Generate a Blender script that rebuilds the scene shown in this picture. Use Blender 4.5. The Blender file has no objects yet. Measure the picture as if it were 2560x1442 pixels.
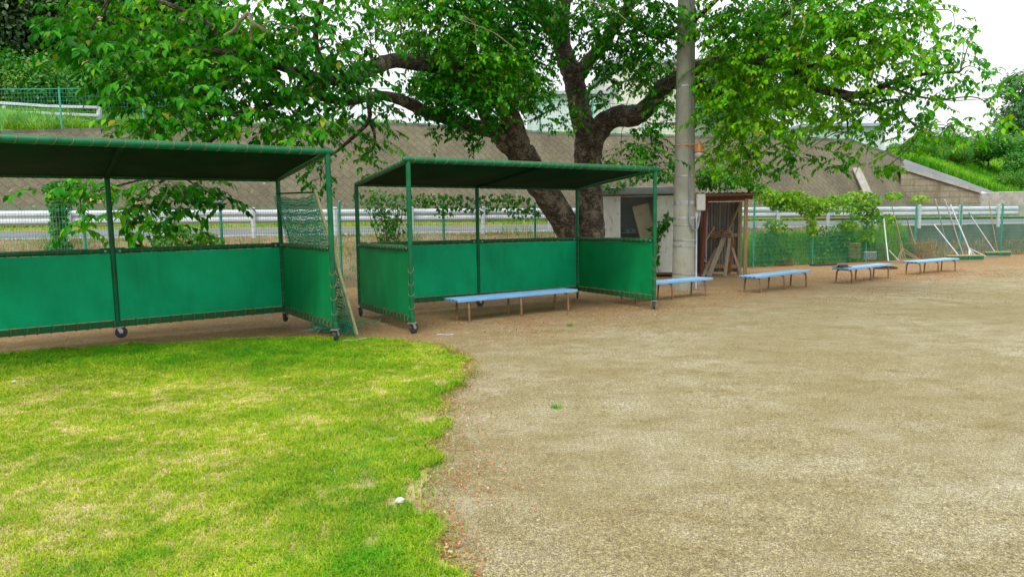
import bpy, math, random
import numpy as np
from mathutils import Vector
random.seed(7); RNG = np.random.default_rng(11)
S = bpy.context.scene; C = S.collection
# ---------------------------------------------------------------- camera
F_, PITCH, ROLL, CAMH = 1707.3, .0947, .0122, 1.5
cam = bpy.data.cameras.new('camera'); co = bpy.data.objects.new('camera', cam); C.objects.link(co)
cam.sensor_width = 36; cam.lens = 36*F_/2560; cam.clip_end = 1500; cam.clip_start = .05
c_, s_, cr, sr = math.cos(PITCH), math.sin(PITCH), math.cos(ROLL), math.sin(ROLL)
R0 = Vector((1,0,0)); U0 = Vector((0,s_,c_)); FW = Vector((0,c_,-s_))
RR = R0*cr - U0*sr; UU = R0*sr + U0*cr
from mathutils import Matrix
co.matrix_world = Matrix(((RR.x,UU.x,-FW.x,0),(RR.y,UU.y,-FW.y,0),(RR.z,UU.z,-FW.z,CAMH),(0,0,0,1)))
S.camera = co
# ---------------------------------------------------------------- light
S.view_settings.view_transform = 'Standard'; S.view_settings.look = 'None'
S.view_settings.exposure = EXPO = 0.6; S.view_settings.gamma = 1
W = bpy.data.worlds.new('World'); S.world = W; W.use_nodes = True
nt = W.node_tree; nt.nodes.clear()
SUN_EL, SUN_AZ = 58, 200      # behind the camera, high, veiled by cloud
sky = nt.nodes.new('ShaderNodeTexSky'); sky.sky_type = 'NISHITA'; sky.sun_disc = False
sky.sun_elevation = math.radians(SUN_EL); sky.sun_rotation = math.radians(SUN_AZ)
sky.dust_density = 4; sky.air_density = 1
hs = nt.nodes.new('ShaderNodeHueSaturation'); hs.inputs['Saturation'].default_value = .12
mx = nt.nodes.new('ShaderNodeMixRGB'); mx.inputs[0].default_value = .75; mx.inputs[2].default_value = (9.2,9.4,9.9,1)
bg = nt.nodes.new('ShaderNodeBackground'); bg.inputs[1].default_value = .13
ou = nt.nodes.new('ShaderNodeOutputWorld')
nt.links.new(sky.outputs[0], hs.inputs['Color']); nt.links.new(hs.outputs[0], mx.inputs[1])
# overcast sky: brighter towards the zenith
tc = nt.nodes.new('ShaderNodeTexCoord'); sx = nt.nodes.new('ShaderNodeSeparateXYZ'); mr = nt.nodes.new('ShaderNodeMapRange')
mr.inputs['To Min'].default_value = .70; mr.inputs['To Max'].default_value = 1.5
vm = nt.nodes.new('ShaderNodeVectorMath'); vm.operation = 'SCALE'
nt.links.new(tc.outputs['Generated'], sx.inputs[0]); nt.links.new(sx.outputs[2], mr.inputs['Value'])
nt.links.new(mx.outputs[0], vm.inputs[0]); nt.links.new(mr.outputs[0], vm.inputs['Scale'])
nt.links.new(vm.outputs[0], bg.inputs[0]); nt.links.new(bg.outputs[0], ou.inputs[0])
sl = bpy.data.lights.new('sun', 'SUN'); sl.energy = 1.4; sl.angle = math.radians(22); sl.color = (1,.96,.9)
so = bpy.data.objects.new('sun', sl); C.objects.link(so)
el, az = math.radians(SUN_EL), math.radians(SUN_AZ)
sd = Vector((math.sin(az)*math.cos(el), math.cos(az)*math.cos(el), math.sin(el)))
so.rotation_euler = sd.to_track_quat('Z','Y').to_euler()
# ---------------------------------------------------------------- helpers
def ray(px, py):
    a = (px-1280)/F_; b = (721-py)/F_
    return FW + RR*a + UU*b
CAM = Vector((0,0,CAMH))
def G(px, py, z=0):
    d = ray(px,py); return CAM + d*((z-CAMH)/d.z)
def P(px, py, y):
    d = ray(px,py); return CAM + d*(y/d.y)

class MB:
    def __init__(s): s.v=[]; s.f=[]; s.mi=[]; s.cur=0
    def add(s, vs, fs):
        o=len(s.v); s.v += [tuple(v) for v in vs]; s.f += [tuple(i+o for i in f) for f in fs]; s.mi += [s.cur]*len(fs)
    def box(s, c, size, rz=0, rot=None, bev=0):
        x,y,z = size[0]/2,size[1]/2,size[2]/2
        R = rot if rot is not None else Matrix.Rotation(rz,3,'Z')
        c = Vector(c)
        if bev<=0:
            vs=[c+R@Vector(p) for p in [(-x,-y,-z),(x,-y,-z),(x,y,-z),(-x,y,-z),(-x,-y,z),(x,-y,z),(x,y,z),(-x,y,z)]]
            s.add(vs,[(0,3,2,1),(4,5,6,7),(0,1,5,4),(1,2,6,5),(2,3,7,6),(3,0,4,7)])
        else:
            bm=[]; b=bev; fs=[]
            ring=[(-x+b,-y),(x-b,-y),(x,-y+b),(x,y-b),(x-b,y),(-x+b,y),(-x,y-b),(-x,-y+b)]
            inn=[(px*(1-b/x) if x>b else px, py*(1-b/y) if y>b else py) for px,py in ring]
            for zz,rg in ((-z,inn),(-z+b,ring),(z-b,ring),(z,inn)):
                bm += [c+R@Vector((px,py,zz)) for px,py in rg]
            for k in range(3):
                for i in range(8): j=(i+1)%8; fs.append((k*8+i,k*8+j,k*8+8+j,k*8+8+i))
            fs.append(tuple(range(7,-1,-1))); fs.append(tuple(range(24,32)))
            s.add(bm,fs)
    def beam(s, a, b, w, h, up=(0,0,1), bev=0):
        a=Vector(a); b=Vector(b); d=(b-a); L=d.length; d.normalize()
        u=Vector(up); r=d.cross(u)
        if r.length<1e-4: r=d.cross(Vector((0,1,0)))
        r.normalize(); u=r.cross(d)
        R=Matrix((r,d,u)).transposed()
        s.box((a+b)/2,(w,L,h),rot=R,bev=bev)
    def tube(s, pts, rad, n=8, cap=True, wob=0):
        pts=[Vector(p) for p in pts]; m=len(pts)
        if not hasattr(rad,'__len__'): rad=[rad]*m
        base=len(s.v); t0=(pts[1]-pts[0]).normalized()
        ref=Vector((0,0,1)) if abs(t0.z)<.9 else Vector((1,0,0))
        u=t0.cross(ref).normalized()
        for i,p in enumerate(pts):
            t=(pts[min(i+1,m-1)]-pts[max(i-1,0)])
            t = t.normalized() if t.length>1e-9 else t0
            u=(u-t*u.dot(t)).normalized(); w=t.cross(u)
            for k in range(n):
                a=2*math.pi*k/n; r=rad[i]*(1+wob*(random.random()-.5))
                s.v.append(tuple(p+(u*math.cos(a)+w*math.sin(a))*r))
        fs=[]
        for i in range(m-1):
            for k in range(n):
                l=(k+1)%n; fs.append((base+i*n+k,base+i*n+l,base+i*n+n+l,base+i*n+n+k))
        if cap: fs.append(tuple(base+k for k in range(n-1,-1,-1))); fs.append(tuple(base+(m-1)*n+k for k in range(n)))
        s.f+=fs; s.mi += [s.cur]*len(fs)
    def lathe(s, c, prof, n=16, axis=(0,0,1)):
        c=Vector(c); ax=Vector(axis).normalized(); s.tube([c+ax*h for r,h in prof],[max(r,1e-4) for r,h in prof],n)
    def grid(s, fn, nu, nv, two=False):
        vs=[fn(i/nu,j/nv) for j in range(nv+1) for i in range(nu+1)]
        s.add(vs,[(j*(nu+1)+i,j*(nu+1)+i+1,(j+1)*(nu+1)+i+1,(j+1)*(nu+1)+i) for j in range(nv) for i in range(nu)])
    def build(s, name, mat, parent=None, smooth=True, uv=None):
        me=bpy.data.meshes.new(name); me.from_pydata(s.v,[],s.f)
        ms = mat if isinstance(mat,(list,tuple)) else [mat]
        for m in ms: me.materials.append(m)
        if len(ms)>1: me.polygons.foreach_set('material_index', s.mi)
        if smooth:
            me.polygons.foreach_set('use_smooth',[True]*len(me.polygons))
            try: me.set_sharp_from_angle(angle=math.radians(40))
            except Exception: pass
        o=bpy.data.objects.new(name,me); C.objects.link(o)
        if parent: o.parent=parent
        return o
def tag(o, label=None, cat=None, group=None, kind=None):
    if label: o['label']=label
    if cat: o['category']=cat
    if group: o['group']=group
    if kind: o['kind']=kind
    return o
def empty(name, loc=(0,0,0), rz=0, **k):
    o=bpy.data.objects.new(name,None); C.objects.link(o); o.location=loc; o.rotation_euler=(0,0,rz); o.empty_display_size=.2
    return tag(o, **k)
def copy_tree(o, parent=None):
    c=o.copy(); C.objects.link(c); c.parent=parent
    for ch in [x for x in C.objects if x.parent==o]: copy_tree(ch,c)
    return c
def npmesh(name, V, faces_list, mat, rnd=None, parent=None, smooth=False):
    """V (N,3); faces_list: list of (M,k) int arrays; rnd per face concatenated"""
    me=bpy.data.meshes.new(name); nl=sum(f.size for f in faces_list); nf=sum(len(f) for f in faces_list)
    me.vertices.add(len(V)); me.vertices.foreach_set('co',np.ascontiguousarray(V,dtype=np.float32).ravel())
    me.loops.add(nl); me.polygons.add(nf)
    me.loops.foreach_set('vertex_index',np.concatenate([f.ravel() for f in faces_list]).astype(np.int32))
    tot=np.concatenate([np.full(len(f),f.shape[1],np.int32) for f in faces_list])
    st=np.concatenate([[0],np.cumsum(tot)[:-1]]).astype(np.int32)
    me.polygons.foreach_set('loop_start',st)
    me.update(calc_edges=True); me.validate()
    if smooth: me.polygons.foreach_set('use_smooth',np.ones(nf,bool))
    if rnd is not None:
        a=me.attributes.new('rnd','FLOAT','FACE'); a.data.foreach_set('value',np.concatenate(rnd).astype(np.float32))
    me.materials.append(mat)
    o=bpy.data.objects.new(name,me); C.objects.link(o)
    if parent: o.parent=parent
    return o
def smoothpath(pts, k=5):
    pts=[Vector(p) for p in pts]; out=[]
    q=[pts[0]*2-pts[1]]+pts+[pts[-1]*2-pts[-2]]
    for i in range(1,len(q)-2):
        for j in range(k):
            t=j/k; a,b,c,d=q[i-1],q[i],q[i+1],q[i+2]
            out.append(.5*((2*b)+(c-a)*t+(2*a-5*b+4*c-d)*t*t+(3*b-a-3*c+d)*t**3))
    out.append(pts[-1]); return out
# ---------------------------------------------------------------- materials
def newmat(name):
    m=bpy.data.materials.new(name); m.use_nodes=True; t=m.node_tree; b=t.nodes['Principled BSDF']
    return m,t,b
def N(t,typ,**k):
    n=t.nodes.new(typ)
    for a,v in k.items():
        if a in ('operation','blend_type','data_type','noise_dimensions','feature','distance','vector_type','attribute_name','interpolation','use_clamp'): setattr(n,a,v)
        else: n.inputs[a.replace('_',' ') if a.replace('_',' ') in n.inputs else a].default_value=v
    return n
def pos(t, scale=None, obj=True):
    if obj: src=t.nodes.new('ShaderNodeTexCoord').outputs['Object']
    else: src=t.nodes.new('ShaderNodeNewGeometry').outputs['Position']
    if scale:
        mp=t.nodes.new('ShaderNodeMapping'); mp.inputs['Scale'].default_value=scale; t.links.new(src,mp.inputs[0]); src=mp.outputs[0]
    return src
def noise(t, vec, sc, det=4, rough=.6):
    n=t.nodes.new('ShaderNodeTexNoise'); n.inputs['Scale'].default_value=sc; n.inputs['Detail'].default_value=det; n.inputs['Roughness'].default_value=rough
    t.links.new(vec,n.inputs['Vector']); return n.outputs['Fac']
def ramp(t, fac, stops):
    r=t.nodes.new('ShaderNodeValToRGB'); e=r.color_ramp.elements
    while len(e)<len(stops): e.new(.5)
    for i,(p,c) in enumerate(stops):
        e[i].position=p; e[i].color=(*c,1) if len(c)==3 else c
    t.links.new(fac,r.inputs[0]); return r.outputs[0]
def mix(t, fac, a, b, mode='MIX'):
    m=t.nodes.new('ShaderNodeMixRGB'); m.blend_type=mode
    for i,x in ((0,fac),(1,a),(2,b)):
        if isinstance(x,(int,float)): m.inputs[i].default_value=x
        elif isinstance(x,tuple): m.inputs[i].default_value=(*x,1)
        else: t.links.new(x,m.inputs[i])
    return m.outputs[0]
def math_(t, op, a, b=0):
    m=t.nodes.new('ShaderNodeMath'); m.operation=op
    for i,x in ((0,a),(1,b)):
        if isinstance(x,(int,float)): m.inputs[i].default_value=x
        else: t.links.new(x,m.inputs[i])
    return m.outputs[0]
def bump(t, b, h, strength=.3, dist=.02):
    n=t.nodes.new('ShaderNodeBump'); n.inputs['Strength'].default_value=strength; n.inputs['Distance'].default_value=dist
    t.links.new(h,n.inputs['Height']); t.links.new(n.outputs[0],b.inputs['Normal'])
BW=lambda v:(v,v,v)
def weathered(name, c, c2=None, sc=3, stretch=(1,1,1), rough=.55, bmp=.15, amt=(.42,.62), metal=0, fine=60, dirt=None, spec=.5):
    """base colour, blotches of a second colour with shapes of their own, fine grain bump"""
    m,t,b=newmat(name); v=pos(t,stretch)
    c2=c2 or tuple(x*.65 for x in c)
    n1=noise(t,v,sc,6,.65); f=ramp(t,n1,[(amt[0],BW(0)),(amt[1],BW(1))])
    col=mix(t,f,c,c2)
    nf=noise(t,v,fine,3); col=mix(t,.35,col,mix(t,1.0,col,ramp(t,nf,[(.3,BW(.75)),(.7,BW(1.2))]),'MULTIPLY'))
    if dirt:
        nd=noise(t,v,sc*2.3,8,.75); col=mix(t,ramp(t,nd,[(.55,BW(0)),(.68,BW(1))]),col,dirt)
    t.links.new(col,b.inputs['Base Color']); b.inputs['Roughness'].default_value=rough; b.inputs['Metallic'].default_value=metal
    b.inputs['Specular IOR Level'].default_value=spec
    bump(t,b,nf,bmp,.01); return m
def leafmat(name, cols, tint=None, rough=.42, transl=.35, spec=.35):
    m,t,b=newmat(name); a=t.nodes.new('ShaderNodeAttribute'); a.attribute_name='rnd'
    col=ramp(t,a.outputs['Fac'],cols)
    v=pos(t,None,False); n=noise(t,v,1.3,3); col=mix(t,1.0,col,ramp(t,n,[(.3,(.72,.78,.7)),(.7,(1.25,1.2,1.2))]),'MULTIPLY')
    t.links.new(col,b.inputs['Base Color']); b.inputs['Roughness'].default_value=rough; b.inputs['Specular IOR Level'].default_value=spec
    tr=t.nodes.new('ShaderNodeBsdfTranslucent'); t.links.new(mix(t,1.0,col,(1.5,1.6,.5),'MULTIPLY'),tr.inputs[0])
    ms=t.nodes.new('ShaderNodeMixShader'); ms.inputs[0].default_value=transl
    t.links.new(b.outputs[0],ms.inputs[1]); t.links.new(tr.outputs[0],ms.inputs[2])
    t.links.new(ms.outputs[0],t.nodes['Material Output'].inputs[0]); return m
M={}
M['post']=weathered('green_painted_tube',(.004,.125,.045),(.003,.085,.03),5,rough=.42,bmp=.05,dirt=(.02,.10,.04),spec=.22)
M['beam']=weathered('green_painted_beam',(.006,.125,.045),(.03,.09,.03),6,rough=.6,dirt=(.11,.12,.05),spec=.15)
M['lace']=weathered('old_cord',(.17,.15,.07),rough=.9)
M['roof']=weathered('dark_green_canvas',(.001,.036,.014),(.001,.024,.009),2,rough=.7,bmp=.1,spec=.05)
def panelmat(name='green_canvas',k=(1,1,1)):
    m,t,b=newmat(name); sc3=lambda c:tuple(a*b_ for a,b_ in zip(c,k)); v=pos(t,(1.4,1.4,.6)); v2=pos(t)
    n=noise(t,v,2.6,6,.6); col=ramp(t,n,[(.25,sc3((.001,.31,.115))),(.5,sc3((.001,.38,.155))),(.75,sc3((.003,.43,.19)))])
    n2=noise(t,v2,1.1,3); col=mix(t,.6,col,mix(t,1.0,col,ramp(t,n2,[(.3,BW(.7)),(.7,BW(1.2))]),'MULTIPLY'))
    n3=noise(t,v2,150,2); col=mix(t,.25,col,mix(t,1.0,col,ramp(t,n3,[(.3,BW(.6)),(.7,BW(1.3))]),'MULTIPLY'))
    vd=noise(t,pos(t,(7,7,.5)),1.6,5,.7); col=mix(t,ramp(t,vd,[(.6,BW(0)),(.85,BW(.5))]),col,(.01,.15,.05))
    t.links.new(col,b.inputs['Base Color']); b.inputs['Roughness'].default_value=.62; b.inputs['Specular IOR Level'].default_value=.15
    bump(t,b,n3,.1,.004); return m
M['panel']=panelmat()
M['panel2']=panelmat('green_side_canvas',(1,.6,.42))  # same canvas for the sides, with their shade put into a darker colour
M['wheel']=weathered('black_rubber',(.02,.021,.025),(.05,.05,.05),12,rough=.7)
M['zinc']=weathered('zinc_plate',(.42,.42,.42),(.25,.24,.22),9,rough=.4,metal=.6)
M['slat']=weathered('light_blue_slat',(.15,.35,.59),(.20,.42,.65),4,(1,6,6),rough=.5,bmp=.08,dirt=(.24,.30,.34))
M['rustleg']=weathered('brown_painted_leg',(.17,.085,.038),(.28,.17,.08),7,rough=.75,dirt=(.10,.045,.02))
M['fence']=weathered('green_fence_coating',(.03,.26,.17),(.05,.33,.22),5,rough=.5)
M['fencedk']=weathered('old_green_wire',(.04,.26,.17),(.07,.28,.19),5,rough=.6)
M['white']=weathered('white_rail_paint',(.54,.56,.60),(.42,.44,.48),3,(1,1,4),rough=.5,dirt=(.45,.43,.40))
M['bark']=None
def barkmat():
    m,t,b=newmat('cherry_bark'); v=pos(t,(1,1,1)); vr=pos(t,(1,1,3.0))
    n=noise(t,v,3.2,8,.8); n2=noise(t,vr,11,8,.8); n3=noise(t,v,45,5,.8)
    col=ramp(t,n2,[(.40,(.007,.005,.004)),(.5,(.035,.025,.016)),(.60,(.14,.105,.065))])
    col=mix(t,ramp(t,n,[(.49,BW(0)),(.57,BW(.9))]),col,ramp(t,n3,[(.38,(.04,.030,.018)),(.5,(.19,.155,.10)),(.62,(.44,.38,.27))]))
    t.links.new(col,b.inputs['Base Color']); b.inputs['Roughness'].default_value=.9
    h=math_(t,'ADD',math_(t,'MULTIPLY',n2,2.0),n3); bump(t,b,h,.9,.03); return m
M['bark']=barkmat()
M['palebark']=weathered('pale_twig_bark',(.30,.24,.16),(.18,.14,.09),10,rough=.85)
M['twig']=weathered('twig_bark',(.075,.05,.03),(.12,.10,.05),10,rough=.85)
M['leaf']=leafmat('cherry_leaf',[(0,(.005,.07,.001)),(.35,(.014,.17,.001)),(.7,(.06,.30,.001)),(.93,(.20,.42,.002)),(1,(.28,.17,.02))],spec=.10,transl=.30)
M['leafr']=leafmat('cherry_leaf_bright',[(0,(.022,.12,.006)),(.4,(.04,.20,.007)),(.75,(.10,.32,.01)),(.93,(.20,.38,.02)),(1,(.30,.22,.05))],spec=.5)
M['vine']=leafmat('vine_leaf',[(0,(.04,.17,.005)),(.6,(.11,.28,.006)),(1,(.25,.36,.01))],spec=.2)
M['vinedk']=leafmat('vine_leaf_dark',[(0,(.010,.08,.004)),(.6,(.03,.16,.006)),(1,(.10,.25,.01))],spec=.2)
M['forest']=leafmat('forest_leaf',[(0,(.006,.03,.004)),(.6,(.014,.06,.006)),(1,(.06,.10,.012))],transl=.2)
M['bush']=leafmat('bush_leaf',[(0,(.02,.14,.012)),(.5,(.05,.24,.015)),(.85,(.14,.28,.02)),(1,(.22,.20,.03))],transl=.3)
M['fartree']=leafmat('far_leaf',[(0,(.03,.12,.03)),(1,(.08,.22,.05))],transl=.2)
M['dry']=leafmat('dry_stalk',[(0,(.12,.065,.03)),(.6,(.26,.16,.07)),(1,(.40,.29,.14))],transl=.1,rough=.8)
M['weed']=leafmat('weed_blade',[(0,(.03,.17,.005)),(.5,(.08,.30,.008)),(1,(.26,.40,.03))],transl=.3,spec=.15)
M['blade']=leafmat('turf_blade',[(0,(.03,.22,.003)),(.25,(.13,.30,.006)),(.5,(.27,.37,.012)),(.8,(.41,.44,.05)),(.89,(.46,.42,.15)),(1,(.64,.52,.30))],transl=.12,rough=.6,spec=.12)
M['litter']=leafmat('fallen_leaf',[(0,(.14,.05,.015)),(.5,(.34,.13,.04)),(.85,(.48,.24,.09)),(.96,(.48,.30,.17)),(1,(.62,.42,.36))],transl=.05,rough=.8)
M['conc']=weathered('grey_concrete',(.34,.33,.29),(.25,.24,.20),2,rough=.9,bmp=.3,dirt=(.16,.15,.11))
M['darkconc']=weathered('dark_stained_concrete',(.13,.13,.11),(.07,.08,.06),1.5,(1,1,.5),rough=.95,bmp=.3)
M['pole']=weathered('pole_concrete',(.30,.30,.24),(.235,.235,.18),2.2,(1,1,.7),rough=.85,bmp=.25,dirt=(.26,.215,.12))
M['band']=weathered('steel_band',(.45,.46,.47),(.3,.3,.3),8,rough=.35,metal=.7)
M['grey']=weathered('grey_conduit',(.20,.22,.23),(.15,.16,.17),5,rough=.5)
M['box']=weathered('grey_box_paint',(.48,.48,.44),(.40,.40,.36),4,rough=.6)
M['orange']=weathered('orange_enamel',(.62,.22,.05),(.45,.15,.04),9,rough=.45)
M['wood']=weathered('weathered_wood',(.30,.22,.12),(.20,.15,.09),6,(5,5,.6),rough=.85,bmp=.4)
M['ywood']=weathered('yellow_wood',(.42,.28,.12),(.32,.20,.08),6,(5,5,.6),rough=.8,bmp=.3)
M['redwood']=weathered('red_painted_wood',(.19,.028,.018),(.11,.03,.018),6,(5,5,.8),rough=.75,bmp=.3,dirt=(.13,.08,.05))
M['greywood']=weathered('grey_wood',(.27,.22,.15),(.18,.145,.10),6,(6,6,.5),rough=.9,bmp=.4)
M['rust']=weathered('rusty_steel',(.20,.09,.03),(.32,.17,.06),14,rough=.85,bmp=.4)
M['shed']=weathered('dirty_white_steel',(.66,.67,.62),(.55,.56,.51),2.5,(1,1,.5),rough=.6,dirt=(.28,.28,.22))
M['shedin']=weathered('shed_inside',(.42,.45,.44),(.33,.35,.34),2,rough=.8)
M['fascia']=weathered('blue_grey_steel',(.34,.38,.41),(.27,.30,.33),3,rough=.5)
M['green2']=weathered('green_bristle',(.01,.13,.055),(.02,.19,.09),20,(1,1,.2),rough=.9,bmp=.6)
M['siding']=weathered('pale_siding',(.66,.64,.56),(.55,.53,.46),1,(1,1,.3),rough=.8)
M['sidingw']=weathered('white_siding',(.60,.64,.66),(.50,.53,.56),1,(1,1,.3),rough=.7)
M['tile']=weathered('slate_roof',(.09,.10,.12),(.06,.065,.08),3,rough=.7)
M['asph']=weathered('asphalt',(.135,.145,.155),(.10,.105,.11),.6,rough=.9,bmp=.3,fine=90)
M['line']=weathered('road_paint',(.62,.62,.60),(.5,.5,.48),3,rough=.8)
M['net']=weathered('green_net_cord',(.02,.30,.16),(.06,.34,.20),5,rough=.85)
M['straw']=weathered('broom_twigs',(.28,.18,.08),(.16,.10,.05),30,(1,1,.1),rough=.95,bmp=.8)
M['gl']=weathered('clear_glass_jar',(.55,.55,.48),(.4,.4,.36),8,rough=.1)
M['black']=weathered('black_rubber_mat',(.012,.013,.015),(.03,.03,.03),8,rough=.6)
def corr(name, c, c2, axis_scale=(1,0,0), freq=40):
    m,t,b=newmat(name); v=pos(t); w=t.nodes.new('ShaderNodeTexWave'); w.wave_type='BANDS'; w.bands_direction='X'; w.inputs['Scale'].default_value=freq
    t.links.new(v,w.inputs[0]); n=noise(t,v,2.5,5); col=mix(t,n,c,c2); col=mix(t,ramp(t,noise(t,v,7,6),[(.5,BW(0)),(.7,BW(.7))]),col,tuple(x*.6 for x in c))
    t.links.new(col,b.inputs['Base Color']); b.inputs['Roughness'].default_value=.65; bump(t,b,w.outputs['Fac'],.8,.02); return m
M['corr']=corr('corrugated_sheet',(.30,.28,.25),(.20,.19,.17),freq=7)
def groundmat():
    m,t,b=newmat('sandy_ground'); v=pos(t,None,False)
    big=noise(t,pos(t,(1,1.0,1),False),.42,5,.65); mid=noise(t,v,2.6,6,.72); fine=noise(t,v,42,6,.9); grit=noise(t,v,150,3,.8)
    col=ramp(t,mid,[(.3,(.185,.157,.078)),(.5,(.240,.211,.122)),(.72,(.300,.276,.192))])
    col=mix(t,ramp(t,big,[(.40,BW(0)),(.62,BW(.62))]),col,(.180,.142,.060))
    # drawn out darker scuffs
    rt=t.nodes.new('ShaderNodeMapping'); rt.inputs['Rotation'].default_value=(0,0,math.radians(-14)); rt.inputs['Scale'].default_value=(.75,1.5,1); t.links.new(v,rt.inputs[0])
    sc=noise(t,rt.outputs[0],1.5,7,.72); col=mix(t,ramp(t,sc,[(.47,BW(0)),(.66,BW(.75))]),col,(.160,.126,.052))
    s2_=noise(t,v,6.5,4,.6); col=mix(t,ramp(t,s2_,[(.56,BW(0)),(.66,BW(.45))]),col,(.125,.098,.045))
    sep=t.nodes.new('ShaderNodeSeparateXYZ'); t.links.new(v,sep.inputs[0])
    # fallen blossom and leaf crumbs under the tree
    q=math_(t,'SUBTRACT',math_(t,'MULTIPLY',sep.outputs[1],.81),math_(t,'MULTIPLY',sep.outputs[0],.587))
    q=math_(t,'ADD',q,math_(t,'MULTIPLY',math_(t,'SUBTRACT',noise(t,v,.9,6,.75),.5),5.0))
    lit=ramp(t,math_(t,'MULTIPLY',math_(t,'SUBTRACT',q,6.6),.27),[(0,BW(0)),(.6,BW(.95))])
    col=mix(t,math_(t,'MULTIPLY',lit,ramp(t,noise(t,v,7,6,.8),[(.38,BW(0)),(.54,BW(1))])),col,mix(t,fine,(.115,.062,.024),(.31,.175,.072)))
    col=mix(t,.75,col,mix(t,1.0,col,ramp(t,fine,[(.38,BW(.40)),(.5,BW(1.0)),(.61,BW(1.75))]),'MULTIPLY'))
    col=mix(t,.8,col,mix(t,1.0,col,ramp(t,grit,[(.40,BW(.3)),(.5,BW(.95)),(.60,BW(1.8))]),'MULTIPLY'))
    t.links.new(col,b.inputs['Base Color']); b.inputs['Roughness'].default_value=.95; b.inputs['Specular IOR Level'].default_value=.15
    h=math_(t,'ADD',math_(t,'MULTIPLY',fine,1.0),math_(t,'MULTIPLY',mid,3.0)); bump(t,b,h,.5,.012); return m
M['ground']=groundmat()
M['turfsoil']=weathered('turf_thatch',(.36,.33,.13),(.25,.17,.07),5,rough=.95,bmp=.8,fine=55,dirt=(.16,.18,.03))
M['bank']=weathered('bank_soil',(.17,.105,.05),(.22,.15,.075),1.4,rough=.95,bmp=.7,fine=25,dirt=(.10,.14,.03))
M['verge']=weathered('verge_grass',(.20,.20,.035),(.24,.15,.05),1.8,rough=.95,bmp=.7,fine=25)
M['hillgrass']=weathered('hill_grass',(.06,.20,.016),(.10,.26,.02),.6,rough=.95,bmp=.9,fine=9,dirt=(.16,.21,.04))
def wallmat(name, rot, bw, bh, c1, c2, mort):
    m,t,b=newmat(name); uv=t.nodes.new('ShaderNodeUVMap').outputs[0]
    mp=t.nodes.new('ShaderNodeMapping'); mp.inputs['Rotation'].default_value=(0,0,rot); t.links.new(uv,mp.inputs[0])
    br=t.nodes.new('ShaderNodeTexBrick'); t.links.new(mp.outputs[0],br.inputs[0])
    br.inputs['Scale'].default_value=1; br.inputs['Brick Width'].default_value=bw; br.inputs['Row Height'].default_value=bh; br.inputs['Mortar Size'].default_value=.018; br.inputs['Mortar Smooth'].default_value=.3
    br.inputs['Color1'].default_value=(*c1,1); br.inputs['Color2'].default_value=(*c2,1); br.inputs['Mortar'].default_value=(*mort,1)
    v=pos(t,None,False); n=noise(t,v,.7,7,.7); n2=noise(t,v,14,5)
    st=noise(t,pos(t,(1.4,1.4,.22),False),1.2,6,.7)
    col=mix(t,.9,br.outputs['Color'],mix(t,1.0,br.outputs['Color'],ramp(t,n,[(.3,(.55,.52,.5)),(.7,(1.25,1.2,1.1))]),'MULTIPLY'))
    col=mix(t,ramp(t,st,[(.5,BW(0)),(.75,BW(.75))]),col,(.085,.070,.038))
    pk=noise(t,v,5,2,.5); col=mix(t,ramp(t,pk,[(.70,BW(0)),(.76,BW(.6))]),col,(.30,.28,.23))
    col=mix(t,.5,col,mix(t,1.0,col,ramp(t,n2,[(.3,BW(.6)),(.7,BW(1.3))]),'MULTIPLY'))
    t.links.new(col,b.inputs['Base Color']); b.inputs['Roughness'].default_value=.95
    h=math_(t,'ADD',math_(t,'MULTIPLY',br.outputs['Fac'],-2.0),n2); bump(t,b,h,.6,.04); return m
M['wall']=wallmat('diagonal_block_wall',math.radians(45),.46,.25,(.132,.120,.078),(.140,.128,.084),(.105,.094,.062))
M['wing']=wallmat('coursed_block_wall',0,1.2,.34,(.25,.225,.16),(.20,.18,.13),(.13,.11,.08))
# ---------------------------------------------------------------- ground and lawn
def h2(x,y,s): return math.sin(x*1.7*s+1.3)*math.cos(y*2.1*s+.4)*.5+math.sin((x+y)*3.7*s)*.25+math.sin((x-1.7*y)*7.3*s)*.13
g=MB(); 
xs=np.concatenate([[-400,-120,-50],np.linspace(-24,42,67),[60,140,400]]); ys=np.concatenate([[-300,-60,-10],np.linspace(0,36,37),[60,140,400]])
vs=[(x,y,(.012*h2(x,y,1)) if (-20<x<40 and 0<y<26) else 0) for y in ys for x in xs]
nx=len(xs); g.add(vs,[(j*nx+i,j*nx+i+1,(j+1)*nx+i+1,(j+1)*nx+i) for j in range(len(ys)-1) for i in range(nx-1)])
tag(g.build('ground',M['ground']),kind='structure')
LB=[(-700,955),(-350,925),(0,893),(150,880),(300,868),(450,862),(620,850),(760,846),(880,850),(1000,853),(1100,868),(1148,893),(1172,930),(1135,965),(1096,1010),(1105,1060),(1085,1120),(1072,1180),(1062,1250),(1072,1320),(1100,1380),(1150,1442),(1230,1560),(1330,1750)]
lp=[G(*q) for q in LB]; lpoly=[(p.x,p.y) for p in lp]
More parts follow.
